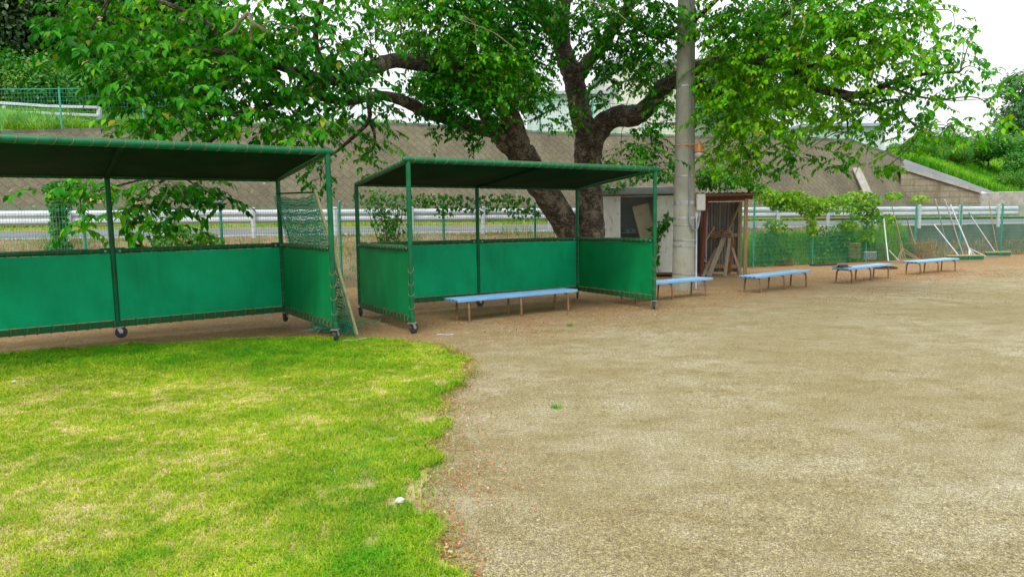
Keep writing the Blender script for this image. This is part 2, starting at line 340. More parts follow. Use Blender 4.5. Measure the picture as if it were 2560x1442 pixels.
# densify the outline with a ragged edge
rag=[]
for i in range(len(lpoly)-1):
    a,b=lpoly[i],lpoly[i+1]; L=math.dist(a,b); k=max(1,int(L/.06))
    for j in range(k):
        t_=j/k; rag.append((a[0]+(b[0]-a[0])*t_+random.uniform(-.035,.035),a[1]+(b[1]-a[1])*t_+random.uniform(-.035,.035)))
rag.append(lpoly[-1]); rag += [(lpoly[-1][0],.6),(-9,.6),(-14,4)]
lpoly=rag
def inpoly(X,Y,poly):
    r=np.zeros(len(X),bool); n=len(poly)
    for i in range(n):
        x1,y1=poly[i]; x2,y2=poly[(i+1)%n]
        if y1==y2: continue
        c=((y1>Y)!=(y2>Y)); xx=(x2-x1)*(Y-y1)/(y2-y1)+x1; r^=(c&(X<xx))
    return r
import bmesh
bm=bmesh.new(); fv=[bm.verts.new((x,y,.0)) for x,y in lpoly]; fc=bm.faces.new(fv); bm.normal_update()
if fc.normal.z<0: fc.normal_flip()
bmesh.ops.triangulate(bm,faces=[fc]); me=bpy.data.meshes.new('lawn')
for v in bm.verts: v.co.z=.006
bm.to_mesh(me); bm.free(); me.materials.append(M['turfsoil']); lo=bpy.data.objects.new('lawn',me); C.objects.link(lo); tag(lo,kind='structure')
def vnoise(x,y,sc,seed=0):
    r=np.random.default_rng(seed); T=r.random((64,64)); x=x*sc%64; y=y*sc%64
    xi=x.astype(int)%64; yi=y.astype(int)%64; fx=x-np.floor(x); fy=y-np.floor(y); fx=fx*fx*(3-2*fx); fy=fy*fy*(3-2*fy); xj=(xi+1)%64; yj=(yi+1)%64
    return (T[xi,yi]*(1-fx)+T[xj,yi]*fx)*(1-fy)+(T[xi,yj]*(1-fx)+T[xj,yj]*fx)*fy
def blades(name, X, Y, Z, H, Wd, rnd, mat, lean=.6, **k):
    n=len(X); a=RNG.random(n)*2*np.pi; b=a+RNG.normal(0,.8,n)+np.pi/2; ln=RNG.random(n)*lean*H
    dx,dy=np.cos(a)*Wd/2,np.sin(a)*Wd/2; lx,ly=np.cos(b)*ln,np.sin(b)*ln
    V=np.stack([np.stack([X-dx,Y-dy,Z],1),np.stack([X+dx,Y+dy,Z],1),np.stack([X+dx*.7+lx*.35,Y+dy*.7+ly*.35,Z+H*.6],1),np.stack([X-dx*.7+lx*.35,Y-dy*.7+ly*.35,Z+H*.6],1),np.stack([X+lx,Y+ly,Z+H*(.95-.3*ln/(H+1e-6))],1)],1).reshape(-1,3)
    i=np.arange(n)[:,None]*5
    return npmesh(name,V,[i+np.array([[0,1,2,3]]),i+np.array([[3,2,4]])],mat,[rnd,rnd],**k)
def lawn():
    n=1500000
    # denser near the camera, where a blade covers more of the picture
    yy=2.3+ (RNG.random(n)**1.35)*6.6; xx=-7.5+RNG.random(n)*8.4
    vis=(np.abs(xx)<yy*.82)
    xx=xx[vis]; yy=yy[vis]
    jx=xx+(vnoise(xx,yy,4,3)-.5)*.22+(vnoise(xx,yy,14,6)-.5)*.10; jy=yy+(vnoise(xx,yy,5,5)-.5)*.16
    k=inpoly(jx,jy,lpoly); xx=xx[k]; yy=yy[k]
    ee=np.clip((xx+1.3)/.8,0,1); keep=RNG.random(len(xx))<(.55+.55*vnoise(xx,yy,6,9)-.9*ee*(vnoise(xx,yy,4.5,12)<.22)); xx=xx[keep]; yy=yy[keep]
    if len(xx)>430000: s=RNG.permutation(len(xx))[:430000]; xx=xx[s]; yy=yy[s]
    fine_=vnoise(xx,yy,13,14)*.5+vnoise(xx,yy,27,15)*.5; med=vnoise(xx,yy,1.1,1)*.4+vnoise(xx,yy,3.1,2)*.35+vnoise(xx,yy,8,4)*.25
    farm=np.clip((yy-6.7+.5*vnoise(xx,yy,2,33))/.9,0,1)*np.clip((-.9-xx)/1.5,.15,1)
    e=np.clip((xx+1.5)/1.0,0,1)*(yy<6.3)
    r=.54+(med-.5)*.55+(fine_-.5)*.5+RNG.normal(0,.11,len(xx))-.34*farm-.22*e; r=np.clip(r,0,.8)
    ps=np.clip(.24+2.0*(med-.52)+2.2*(fine_-.52),.08,.8)*(1-.8*farm)*(1-.5*e)
    st=RNG.random(len(xx))<ps; r=np.where(st,.9+RNG.random(len(xx))*.1,r)
    thin=st&(RNG.random(len(xx))<.15); xx=xx[~thin]; yy=yy[~thin]; r=r[~thin]; farm=farm[~thin]; e=e[~thin]
    H=(.014+.018*RNG.random(len(xx)))*(1+1.2*farm+.7*e)*(.7+.6*vnoise(xx,yy,3,8))*np.where(r>.88,.6,1); Wd=.0022+.0018*RNG.random(len(xx))+.0004*yy
    o=blades('grass_blades',xx,yy,np.full(len(xx),.012),H,Wd,r,M['blade'],lean=2.2)
    tag(o,'short yellow green turf of the lawn in the foreground','grass',kind='stuff')
lawn()
# ---------------------------------------------------------------- fence / road lines (plan)
FX0,FY0,FC,FS=-8.79,14.12,.907*2.6,.421*2.6
def FEN(t): return Vector((FX0+FC*t,FY0+FS*t,0.03))
def line(pts):
    pts=[Vector((*p,0)) for p in pts]
    L=[0]
    for a,b in zip(pts,pts[1:]): L.append(L[-1]+(b-a).length)
    def f(s):
        s=max(0,min(1,s))*L[-1]
        for i in range(len(L)-1):
            if s<=L[i+1]: return pts[i].lerp(pts[i+1],(s-L[i])/(L[i+1]-L[i]))
        return pts[-1]
    return f
def plan(us_ys): # curve given as (u, y): direction from the camera foot and depth
    return [(u*y,y) for u,y in us_ys]
def crv(us_ys):
    p=smoothpath([Vector((*q,0)) for q in plan(us_ys)],8); return line([(v.x,v.y) for v in p])
GRD=crv([(-1.6,15.6),(-.75,17.3),(-.16,20.5),(.12,22.5),(.36,24.6),(.6,27),(.745,29)])
RD1=crv([(-1.6,16.0),(-.75,17.8),(-.16,21),(.12,23),(.36,25.2),(.6,27.7),(.9,31.5),(1.4,40)])
RD2=crv([(-1.6,19.2),(-.75,21.3),(-.16,25.5),(.12,28),(.36,31.5),(.6,36),(.9,41.5),(1.4,52)])
WB=crv([(-1.6,20.4),(-.75,22.4),(-.16,26.6),(.12,29.2),(.36,32.8),(.495,36),(.57,38.5)])
FNL=lambda s: FEN(-4+s*20)
def byx(A):
    p=[A(i/400) for i in range(401)]; X=np.array([q.x for q in p]); Yv=np.array([q.y for q in p])
    return lambda s: Vector((FNL(s).x, float(np.interp(FNL(s).x,X,Yv)),0))
BNK=byx(RD1)
def ribbon(name, A, zA, B, zB, mat, nu=80, nv=6, nz=0, prof=None, kind='structure', bulge=0):
    m=MB()
    def fn(u,v):
        a=A(u); b=B(u); za=zA(u) if callable(zA) else zA; zb=zB(u) if callable(zB) else zB
        w=prof(v) if prof else v
        p=a.lerp(b,v); z=za+(zb-za)*w+nz*h2(p.x,p.y,1.3)*(1 if 0<v<1 else .3)
        return (p.x,p.y,z)
    m.grid(fn,nu,nv); o=m.build(name,mat)
    if kind: tag(o,kind=kind)
    return o
ribbon('bank',lambda u:FNL(u)+Vector((-.06,.12,0)),-.05,BNK,lambda u:1.22 if u<.68 else .15,M['bank'],nu=120,nv=12,nz=.07,prof=lambda v:(1-(1-v)**2.2)*1.0)
road=ribbon('road',RD1,lambda u:1.24,RD2,lambda u:1.44,M['asph'],nv=4)
def inset(A,B,k): return lambda u:A(u).lerp(B(u),k)
def zmix(k,d=.006): return lambda u:1.24+.2*k+d
m=MB(); 
for k0,k1 in ((.035,.07),):
    A=inset(RD1,RD2,k0);B=inset(RD1,RD2,k1)
    m.grid(lambda u,v:tuple(A(u).lerp(B(u),v)[:2])+(1.24+.2*(k0+(k1-k0)*v)+.005,),80,1)
tag(m.build('road_line',M['line']),kind='structure')
ribbon('verge',RD2,1.43,lambda u:WB(min(1,u*1.0)) if u<.8 else WB(1)+(RD2(u)-RD2(.8))+Vector((.5,.6,0)),1.62,M['verge'],nv=3,nz=.03)
# ---------------------------------------------------------------- block retaining wall
WT=[(-2400,340,22.2),(-1400,338,22.6),(-700,337,23.2),(0,333,24.3),(250,326,25.2),(480,318,26.2),(1000,312,28.8),(1250,330,30.5),(1400,338,31.5),(1640,343,33.3),(1900,349,35.6),(2125,352,38.0),(2219,385,39.4),(2256,402,40.3)]
wt=[P(*q) for q in WT]
wtop=line([(p.x,p.y) for p in wt])
def wallpt(i_f):
    i=min(int(i_f),len(wt)-2); return wt[i].lerp(wt[i+1],i_f-i)
def wall_base_of(p):  # base point found by the batter, towards the road
    i=min(range(len(wt)),key=lambda k:(wt[k]-p).length); a=wt[max(0,i-1)]; b=wt[min(len(wt)-1,i+1)]
    t_=(b-a); t_.z=0; t_.normalize(); n_=Vector((t_.y,-t_.x,0)); return Vector((p.x,p.y,0))+n_*(p.z-1.3)*.48+Vector((0,0,1.3))
def sheet_uv(name, rows, mat, parent=None):
    # rows: list of (bottom point, top point); UV in metres
    me=bpy.data.meshes.new(name); vs=[]; fs=[]; uvs=[]; s=0; K=6
    for i,(a,b) in enumerate(rows):
        if i: s+=(rows[i][1]-rows[i-1][1]).length
        for k in range(K+1):
            p=a.lerp(b,k/K); vs.append(tuple(p)); uvs.append((s,(b-a).length*k/K))
    for i in range(len(rows)-1):
        for k in range(K): o=i*(K+1)+k; fs.append((o,o+K+1,o+K+2,o+1))
    me.from_pydata(vs,[],fs); ul=me.uv_layers.new(name='UVMap')
    for l in me.loops: ul.data[l.index].uv=uvs[l.vertex_index]
    me.materials.append(mat); o=bpy.data.objects.new(name,me); C.objects.link(o)
    if parent: o.parent=parent
    return o
rw=empty('retaining_wall',(0,0,0),label='long sloping brown block retaining wall with diagonal courses behind the road',cat='wall')
rows=[]
for k in range(0,(len(wt)-1)*4+1):
    p=wallpt(k/4); rows.append((wall_base_of(p),p))
sheet_uv('block_face',rows,M['wall'],rw)
m=MB()
tops=[r[1] for r in rows]
for a,b in zip(tops,tops[1:]):
    m.beam(a+Vector((0,.12,.02)),b+Vector((0,.12,.02)),.26,.13)
m.build('coping',M['darkconc'],rw,smooth=False)
a,b=P(2140,420,36.9),P(2172,490,36.0); m=MB(); m.beam(a,b,.42,.08,up=(0,-1,.5)); m.build('drain_strip',M['conc'],rw)
# top terrace and hillside behind
def terr(u,v):
    k=u*(len(wt)-1); p=wallpt(k); n_=Vector((p.x*.12,10,0)); q=p+Vector((0,.2,-.05))+Vector((p.x*.010,1,0))*(v*v*70)
    lift = v*(2.0 if k<6 else 0.6)+ (v*14*max(0,(5.2-k)/5.2) )
    return (q.x,q.y,q.z+lift*1.0+.12*h2(q.x*.6,q.y*.6,1))
m=MB(); m.grid(terr,90,30); tag(m.build('hillside',M['hillgrass']),kind='structure')
# ---------------------------------------------------------------- ramp and grassy slope at the right
wg=empty('ramp_wall',(0,0,0),label='coursed stone wing wall with pale coping sloping down at the right end',cat='wall')
A=P(2252,421,38.6); B=P(2450,481,38.9); B2=P(2487,484,39.4)
rowsW=[]
for k in range(9):
    p=A.lerp(B,k/8); rowsW.append((Vector((p.x,p.y-.15,1.3)),p))
sheet_uv('stone_face',rowsW,M['wing'],wg)
m=MB(); m.beam(A+Vector((0,.1,.03)),B+Vector((0,.1,.03)),.42,.18); m.build('coping',M['conc'],wg,smooth=False)
m=MB(); m.box((B.lerp(B2,.5)+Vector((0,.3,-.95))),(B2.x-B.x,.9,1.9),bev=.03); m.build('end_pillar',M['conc'],wg,smooth=False)
Cc=P(2262,398,42.5); D=P(2492,482,43)
m=MB(); m.grid(lambda u,v:tuple((A.lerp(B2,u)+Vector((0,.3,.0))).lerp(Cc.lerp(D,u),v)),10,3); tag(m.build('ramp',M['asph']),kind='structure')
m=MB(); m.box(P(2640,505,41)+Vector((-.4,.2,-.3)),(6.4,.5,1.9),bev=.03); tag(m.build('low_concrete_wall',M['conc'],smooth=False),'pale low concrete wall beyond the guardrail end at the far right','wall')
m=MB()
HB=[(2230,395,43),(2300,412,43.5),(2400,448,43.6),(2500,486,43.8),(2700,492,44),(3400,500,44)]
HT=[(2230,380,58),(2300,384,60),(2400,388,62),(2500,392,64),(2700,380,64),(3400,330,64)]
hb=[P(*q) for q in HB]; ht=[P(*q) for q in HT]
def hill(u,v):
    k=u*5; i=min(int(k),4); a=hb[i].lerp(hb[i+1],k-i); b=ht[i].lerp(ht[i+1],k-i); p=a.lerp(b,v); return (p.x,p.y,p.z+.25*h2(p.x*.5,p.y*.5,1)*(v*(1.2-v)*3))
m.grid(hill,60,20); 
tag(m.build('grass_slope',M['hillgrass']),kind='structure')
# ---------------------------------------------------------------- foliage engine
def leafset(Pp, D, Nn, Ln, Wr, rnd, name, mat, parent=None):
    n=len(Pp); D=D/np.linalg.norm(D,axis=1,keepdims=True)
    Sd=np.cross(D,Nn); Sd/=np.linalg.norm(Sd,axis=1,keepdims=True)+1e-9; Nn=np.cross(Sd,D)
    L=Ln[:,None]; Wd=L*Wr
    droop=-Nn*L*.10
    p0=Pp; m1=Pp+D*L*.32+Nn*L*.0; m2=Pp+D*L*.68+droop*.4; tp=Pp+D*L+droop*1.6
    up=Nn*Wd*.16
    l1=m1+Sd*Wd*.5+up; r1=m1-Sd*Wd*.5+up; l2=m2+Sd*Wd*.40+up*.8; r2=m2-Sd*Wd*.40+up*.8
    V=np.stack([p0,m1,m2,tp,l1,l2,r1,r2],1).reshape(-1,3); i=np.arange(n)[:,None]*8
    T=[(0,1,4),(2,3,5),(0,6,1),(2,7,3)]; Q=[(4,1,2,5),(1,6,7,2)]
    tri=np.concatenate([i+np.array([q]) for q in T]); quad=np.concatenate([i+np.array([q]) for q in Q])
    return npmesh(name,V,[tri,quad],mat,[np.tile(rnd,4),np.tile(rnd,2)],parent=parent,smooth=True)
def shoots(clumps, density, leaves_per=9):
    """clumps: (px,py,rx,ry,depth,ddepth,leaflen,cover). Hanging leafy shoots inside each clump."""
    PP=[];DD=[];NN=[];LL=[];tw=[]
    for cx,cy,rx,ry,d,dd,ll,cov in clumps:
        lpx=ll/d*F_; n=int(density*cov*math.pi*rx*ry/(lpx*lpx*.30*leaves_per))+2
        cw=P(cx,cy,d)
        for _ in range(n):
            while True:
                a,b=random.uniform(-1,1),random.uniform(-1,1)
                if a*a+b*b<1: break
            # uneven fill: bunch the shoots
            y=d+random.gauss(0,dd*.6); p0=P(cx+a*rx,cy+b*ry-8,y)
            h=Vector((p0.x-cw.x,p0.y-cw.y,0)); 
            th=random.uniform(0,2*math.pi); h=(h*.5+Vector((math.cos(th),math.sin(th),0))*.6)
            if h.length<.01: h=Vector((1,0,0))
            h.normalize(); dz=random.uniform(-.40,.35); dr=(h+Vector((0,0,dz))).normalized()
            sl_=random.uniform(.22,.5)*(ll/.12)**.5; p=p0.copy(); pts=[p0.copy()]
            k=leaves_per
            for j in range(k):
                dr=(dr+Vector((0,0,-.07))).normalized(); p=p+dr*sl_/k; 
                if j%3==2: pts.append(p.copy())
                sgn=1 if j%2 else -1
                sd_=Vector((-dr.y,dr.x,0)); 
                if sd_.length<.05: sd_=Vector((1,0,0))
                sd_.normalize()
                ld=dr*random.uniform(.3,1.1)+sd_*sgn*random.uniform(.35,1.1)+Vector((0,0,-random.uniform(.0,1.15)))
                hz=Vector((ld.x,ld.y,0)); nn=hz*.55+Vector((0,0,1.0))+Vector((random.gauss(0,.35),random.gauss(0,.35),0))
                PP.append(p[:]);DD.append(ld[:]);NN.append(nn[:]);LL.append(ll*random.uniform(.6,1.18)*(1.0 if j>1 else .8))
            tw.append(pts)
    return np.array(PP),np.array(DD),np.array(NN),np.array(LL),tw
def rnd_for(PP, base=.4, sp=.22, zref=2.5, zk=.06):
    n=len(PP); r=base+RNG.normal(0,sp,n)*.8+(vnoise(PP[:,0],PP[:,2],1.1,21)-.5)*.5
    r=np.clip(r,0,.93); hot=RNG.random(n)<.015; r[hot]=.96+.04*RNG.random(hot.sum()); return r
def ballleaves(n, lobes, ll, shell=.45, flat=1):
    """unit tree: leaves spread through lobes [(x,y,z,r)]"""
    PP=[];NN=[]
    w=np.array([l[3]**2 for l in lobes]); w/=w.sum(); idx=RNG.choice(len(lobes),n,p=w)
    d=RNG.normal(size=(n,3)); d/=np.linalg.norm(d,axis=1,keepdims=True)
    rr=(shell+(1-shell)*RNG.random(n)**.5)*(1+.14*RNG.normal(size=n)); c=np.array([l[:3] for l in lobes])[idx]; r=np.array([l[3] for l in lobes])[idx]
    pp=c+d*(rr*r)[:,None]*np.array([1,1,flat]); nn=d+RNG.normal(0,.6,(n,3))+np.array([0,0,.5])
    dd=np.cross(nn,RNG.normal(size=(n,3)))+np.array([0,0,-.6]); return pp,dd,nn,ll*(.6+.8*RNG.random(n))
# ---------------------------------------------------------------- the cherry tree
TD=17.2
base=G(1478,672); base.y
ct=empty('cherry_tree',(base.x,TD,0),label='big old cherry tree with a leaning second trunk and dark spreading limbs over the shelters',cat='tree')
lk=MB()
def limb(pts, n=12, k=6, wob=.10, mb=None):
    P3=[P(x,y,d)-Vector((base.x,TD,0)) for x,y,d,r in pts]; R=[r*d/F_ for x,y,d,r in pts]
    path=smoothpath(P3,k); rr=[]
    for i in range(len(pts)-1):
        for j in range(k): rr.append(R[i]+(R[i+1]-R[i])*j/k)
    rr.append(R[-1]); rr=[r*(1+.02*math.sin(i*1.9)+random.uniform(-.03,.03)) for i,r in enumerate(rr)]
    (mb or lk).tube(path,rr,n,wob=wob); return [p+Vector((base.x,TD,0)) for p in path]
LP=[]
LP+=limb([(1497,712,17.2,52),(1490,660,17.2,40),(1480,600,17.2,33),(1475,520,17.2,33),(1471,450,17.2,34),(1470,390,17.2,35),(1474,335,17.1,35)],18)
LP+=limb([(1474,350,17.1,33),(1455,300,17,27),(1443,240,17,25),(1432,190,17,26),(1412,140,16.9,23),(1402,90,16.8,22),(1405,20,16.6,20),(1420,-60,16.4,17),(1450,-200,16,12),(1480,-380,15.6,6)],14)
LP+=limb([(1405,105,16.8,17),(1370,65,16.4,14),(1342,20,16,12),(1315,-50,15.6,11),(1270,-180,15,8),(1240,-300,14.5,4)],10)
LP+=limb([(1440,205,17,17),(1465,160,16.8,17),(1500,120,16.6,15),(1548,50,16.2,13),(1590,-10,16,12),(1660,-120,15.6,9),(1740,-260,15,5)],10)
LP+=limb([(1478,355,17.1,30),(1505,315,16.9,27),(1540,292,16.6,26),(1585,290,16.2,26),(1620,268,15.9,22),(1655,225,15.8,20),(1700,192,15.8,18),(1760,165,15.6,17),(1850,152,15.2,15),(1930,150,14.8,13),(1990,170,14.4,13),(2040,215,14.1,12),(2090,232,13.9,11),(2150,238,13.7,9),(2210,215,13.5,7),(2280,190,13.3,5),(2400,180,13,3)],12)
LP+=limb([(1700,195,15.8,14),(1760,215,15.6,12),(1800,240,15.4,9),(1830,300,15.2,6),(1860,370,15,4)],8)
LP+=limb([(1850,155,15.2,10),(1900,100,15,9),(1960,40,14.6,8),(2040,-40,14.2,6),(2150,-160,13.6,4)],8)
LP+=limb([(1990,172,14.4,8),(2050,160,14,6),(2120,100,13.6,6),(2200,60,13.2,4),(2300,30,12.8,2)],7)
LP+=limb([(2090,232,13.9,6),(2150,262,13.8,4),(2240,250,13.6,3),(2260,285,13.6,2),(2300,330,13.5,2)],6)
LP+=limb([(1560,45,16.2,9),(1640,90,15.8,8),(1690,75,15.4,8),(1760,30,15,6),(1850,-60,14.6,4)],8)
# the leaning trunk
LP+=limb([(1478,700,17.4,44),(1450,630,17.3,36),(1425,580,17.2,34),(1390,520,17,33),(1350,460,16.8,34),(1318,415,16.6,38),(1300,380,16.4,35)],16)
LP+=limb([(1308,400,16.5,26),(1292,345,16.2,27),(1280,305,16,26),(1258,265,15.8,22),(1225,225,15.5,19),(1195,195,15.1,19),(1150,180,14.6,18),(1090,165,14,18),(1040,157,13.4,19),(985,152,12.8,18),(935,168,12.2,18),(880,195,11.6,16),(820,200,11.1,13),(740,180,10.7,11),(650,150,10.4,9),(560,130,10.2,7),(460,120,10,4)],12)
LP+=limb([(1300,385,16.4,30),(1262,350,16.2,27),(1235,325,16,22),(1190,318,15.6,18),(1130,300,15,15),(1075,285,14.4,15),(1030,262,13.8,15),(985,245,13.2,13),(935,240,12.8,11),(880,255,12.3,9),(820,250,11.8,8),(760,235,11.3,7),(680,260,11,6),(600,290,10.8,4)],12)
LP+=limb([(1262,355,16.2,18),(1230,318,16,16),(1205,275,15.8,14),(1190,215,15.4,15),(1185,150,15.2,12),(1170,60,15,9),(1150,-60,14.6,6)],9)
LP+=limb([(918,245,12.8,5),(922,300,12.9,6),(880,345,12.9,5),(850,372,12.9,4),(828,388,12.9,3)],7)
LP+=limb([(922,300,12.9,5),(936,335,12.9,4),(932,372,12.9,3),(905,390,12.9,2)],6)
LP+=limb([(650,150,10.4,5),(560,215,10.2,6),(530,230,10.2,8),(548,262,10.2,7),(560,290,10.1,3)],6)
LP+=limb([(560,130,10.2,6),(520,60,10,7),(440,20,9.9,6),(380,-10,9.8,5),(300,-80,9.7,3)],7)
LP+=limb([(820,200,11.1,8),(790,110,10.8,7),(800,20,10.5,6),(830,-90,10.2,4)],7)
# branches down behind the first shelter's roof
LP+=limb([(600,290,10.8,4),(520,360,10.9,4),(440,430,11.0,4),(380,470,11.0,3),(330,520,11,2)],6)
LP+=limb([(440,430,11.0,3),(330,455,11,3),(230,480,11,2),(150,480,11,1.5)],5)
LP+=limb([(440,430,11,3),(500,470,11,2),(560,500,11,1.5)],5)
for x0,y0,x1,y1,d in [(2150,238,2230,290,13.6),(2090,232,2120,330,13.9),(1985,175,1960,270,14.4),(1940,240,1975,275,14.6),(2210,215,2350,250,13.5),(1860,370,1870,400,15)]:
    LP+=limb([(x0,y0,d,4),((x0+x1)/2+10,(y0+y1)/2+8,d,3),(x1,y1,d,1.5)],5)
trunk=lk.build('trunk',M['bark'],ct)
def bare(*br):
    ps=MB()
    for q,n_ in br: limb(q,n_,mb=ps)
    ps.build('bare_twig',M['palebark'],ct)
bare(([(560,90,9.6,3),(585,75,9.6,4),(605,48,9.6,5),(622,34,9.6,5),(630,55,9.6,5),(652,70,9.6,4),(672,82,9.6,3)],6),([(628,50,9.6,3),(628,90,9.6,3),(625,120,9.6,2)],5),([(655,66,9.6,2),(680,54,9.6,2.2),(710,68,9.6,2),(742,70,9.6,2),(742,90,9.6,1)],5))
for x0,y0,x1,y1,d in [(1150,50,1290,125,13),(1160,40,1190,100,13),(1460,0,1570,55,13),(370,440,300,520,10.5),(420,440,395,520,10.5),(400,445,350,500,10.5),(400,445,460,490,10.5),(1960,0,1975,60,11),(2000,30,2000,100,11.5)]:
    bare(([(x0,y0,d,1.2),((x0+x1)/2+12,(y0+y1)/2-6,d,1.2),(x1,y1,d,.8)],4))
m=MB(); pk=P(1255,268,15.5)-Vector((base.x,TD,0)); m.lathe(pk,[(.11,-.05),(.125,-.01),(.10,.03),(.085,.012),(.001,.012)],14,axis=(.35,-.9,.15)); m.build('cut_knot',M['ywood'],ct)
CL=[]
def cl(lst, dd, ll, cov=1): 
    for x,y,rx,ry,d in lst: CL.append((x,y,rx,ry,d,dd,ll,cov))
cl([(250,60,110,90,10.5),(340,150,150,80,10.2),(210,120,75,35,10.2),(460,90,150,110,10.4),(600,110,140,110,10.6),(410,240,120,60,10),(560,230,150,80,10.2),(700,190,130,110,10.8),(810,110,80,110,11),(850,240,85,80,11.4),(650,310,140,42,10),(430,320,130,28,9.8),(350,325,70,25,9.8),(760,330,85,40,11),(320,215,75,50,10),(160,30,50,50,10.5),(900,190,60,70,11.8),(700,60,120,80,10.5),(230,170,30,20,10.2)],1.1,.14,1.15)
cl([(500,-90,420,70,10.4),(100,-100,160,60,10),(860,-80,160,70,11),(500,-260,500,100,10.5)],1.3,.15,.8)
cl([(900,40,60,50,12),(950,100,30,40,12.5),(985,20,60,30,13),(950,270,60,22,12.8)],.6,.13,.7)
cl([(770,420,70,30,12.6),(850,340,75,45,12.8),(930,400,55,45,13),(820,462,60,16,12.8),(960,340,35,35,13),(700,390,50,25,12.5)],.5,.12,.55)
cl([(190,478,95,22,11),(290,500,120,42,11),(420,500,110,45,11),(360,570,55,42,10.8),(210,555,34,32,10.8),(500,480,80,26,11),(560,515,42,20,11),(315,600,20,22,10.8),(375,612,20,14,10.8),(440,560,30,22,10.9)],.35,.16,1.0)
cl([(1100,50,120,70,14),(1180,130,105,80,14.2),(1150,235,95,70,14.3),(1060,120,60,50,13.8),(1030,215,35,22,13.8),(1300,50,100,70,14.8),(1310,150,80,80,15.4),(1230,10,120,50,14),(1240,190,40,60,14.4),(1080,10,90,40,13.6)],.9,.12,1.0)
cl([(1130,335,65,30,14.6),(1180,355,40,22,14.6),(1350,250,60,60,15.8),(1400,290,55,35,16),(1290,200,60,60,16),(1440,60,40,70,15.5),(1240,320,50,20,15),(1370,60,60,70,17.5)],.5,.12,.5)
cl([(1150,250,90,70,14.0),(1110,200,70,50,14),(1200,290,60,35,14.6),(1240,120,70,60,14.4),(1340,30,70,50,15),(1130,20,110,40,13.8)],.5,.12,.9)
cl([(1300,240,50,40,15.8),(1560,150,90,60,15.9),(1640,240,50,40,15.9),(960,60,40,40,12.6),(620,260,120,50,10.6)],.6,.12,.6)
cl([(1500,70,60,70,15.5),(1570,40,100,60,15.5),(1630,130,70,60,15.6),(1660,50,70,60,15),(1560,190,70,45,16.2),(1500,235,35,45,16.4),(1650,290,45,45,15.8),(1600,360,55,40,15.9),(1650,410,60,30,15.9),(1640,200,50,30,16),(1560,100,60,40,15.8)],.8,.12,.85)
cl([(1560,395,50,16,16),(1490,410,20,10,16.4),(1540,430,30,10,16.2)],.4,.12,.4)
cl([(1400,-100,300,80,15.2),(1100,-120,200,70,14),(1750,-120,260,80,14.6),(1400,-300,500,100,15)],1.6,.13,.8)
RC=[(1800,50,80,80,14.6),(1800,200,75,60,15),(1800,300,65,55,15),(1825,400,60,45,15.2),(1870,120,90,110,14.6),(1880,250,90,70,14.6),(1890,345,100,50,14.8),(1850,425,60,30,15),(1980,50,110,90,14),(2000,190,100,80,14),(1970,300,85,50,14.2),(2060,120,90,90,13.4),(2110,20,100,60,13),(2150,110,95,80,13),(2190,190,80,50,13.2),(2230,50,80,70,12.8),(2280,130,80,60,12.8),(2080,290,85,35,13.8)]
cl(RC,1.0,.125,1.0)
cl([(2120,345,75,32,13.8),(2090,405,65,22,13.8),(2190,425,55,14,13.8),(1990,395,50,28,14.4),(2330,150,45,40,12.8),(2290,240,75,38,13),(2370,210,60,30,13),(2430,170,40,18,12.8),(2495,195,40,14,12.8),(2250,320,70,36,13.4),(2330,300,60,30,13.2),(2430,320,60,24,13),(2400,350,60,18,13),(2400,105,35,18,12.8),(2445,75,18,12,12.8),(2250,415,35,12,13.6),(2385,65,20,14,12.8),(2300,10,50,40,12.6),(2480,240,40,20,12.9),(2200,270,60,30,13.4),(2500,300,30,18,13),(2150,270,60,30,13.6),(2280,370,50,25,13.5),(1930,440,60,22,15)],.7,.125,.62)
cl([(2100,-110,220,80,13.2),(2050,-280,360,90,13.6)],1.5,.13,.8)
left=[c for c in CL if c[0]<1000]; mid_=[c for c in CL if 1000<=c[0]<1740]; rgt=[c for c in CL if c[0]>=1740]
cr_=MB(); off=np.array([base.x,TD,0])
arrs=[]
for grp,bs,dn in ((left,.46,2.6),(mid_,.38,3.2),(rgt,.66,3.3)):
    a=shoots(grp,dn); arrs.append((a,rnd_for(a[0],bs)))
    for t3 in a[4]: cr_.tube([p-Vector(off) for p in t3],[.004,.0035,.003,.002][:len(t3)],3,cap=False)
PPa=np.concatenate([a[0][0] for a in arrs])-off
leafset(PPa,np.concatenate([a[0][1] for a in arrs]),np.concatenate([a[0][2] for a in arrs]),np.concatenate([a[0][3] for a in arrs]),.52,np.concatenate([a[1] for a in arrs]),'crown',M['leaf'],ct)
print('cherry leaves',len(PPa))
# thin branches from the limbs to the clumps
lpn=np.array([p[:] for p in LP])
for c in CL:
    if c[1]<-60: continue
    for _ in range(3 if c[2]*c[3]>2500 else 1):
        e=P(c[0]+random.uniform(-.5,.5)*c[2],c[1]+random.uniform(-.5,.5)*c[3],c[4]+random.uniform(-.3,.3)); en=np.array(e[:])
        dd_=np.linalg.norm(lpn-en,axis=1); i=int(dd_.argmin()); a=Vector(lpn[i]); mid=(a+e)/2+Vector((random.uniform(-.12,.12),random.uniform(-.2,.2),random.uniform(-.02,.22)))
        path=smoothpath([a-Vector(off),mid-Vector(off),e-Vector(off)],4); r0=min(.022,.006+.010*dd_[i]); cr_.tube(path,[r0+( .004-r0)*k/(len(path)-1) for k in range(len(path))],5,cap=False,wob=.2)
cr_.build('branchlets',M['twig'],ct)
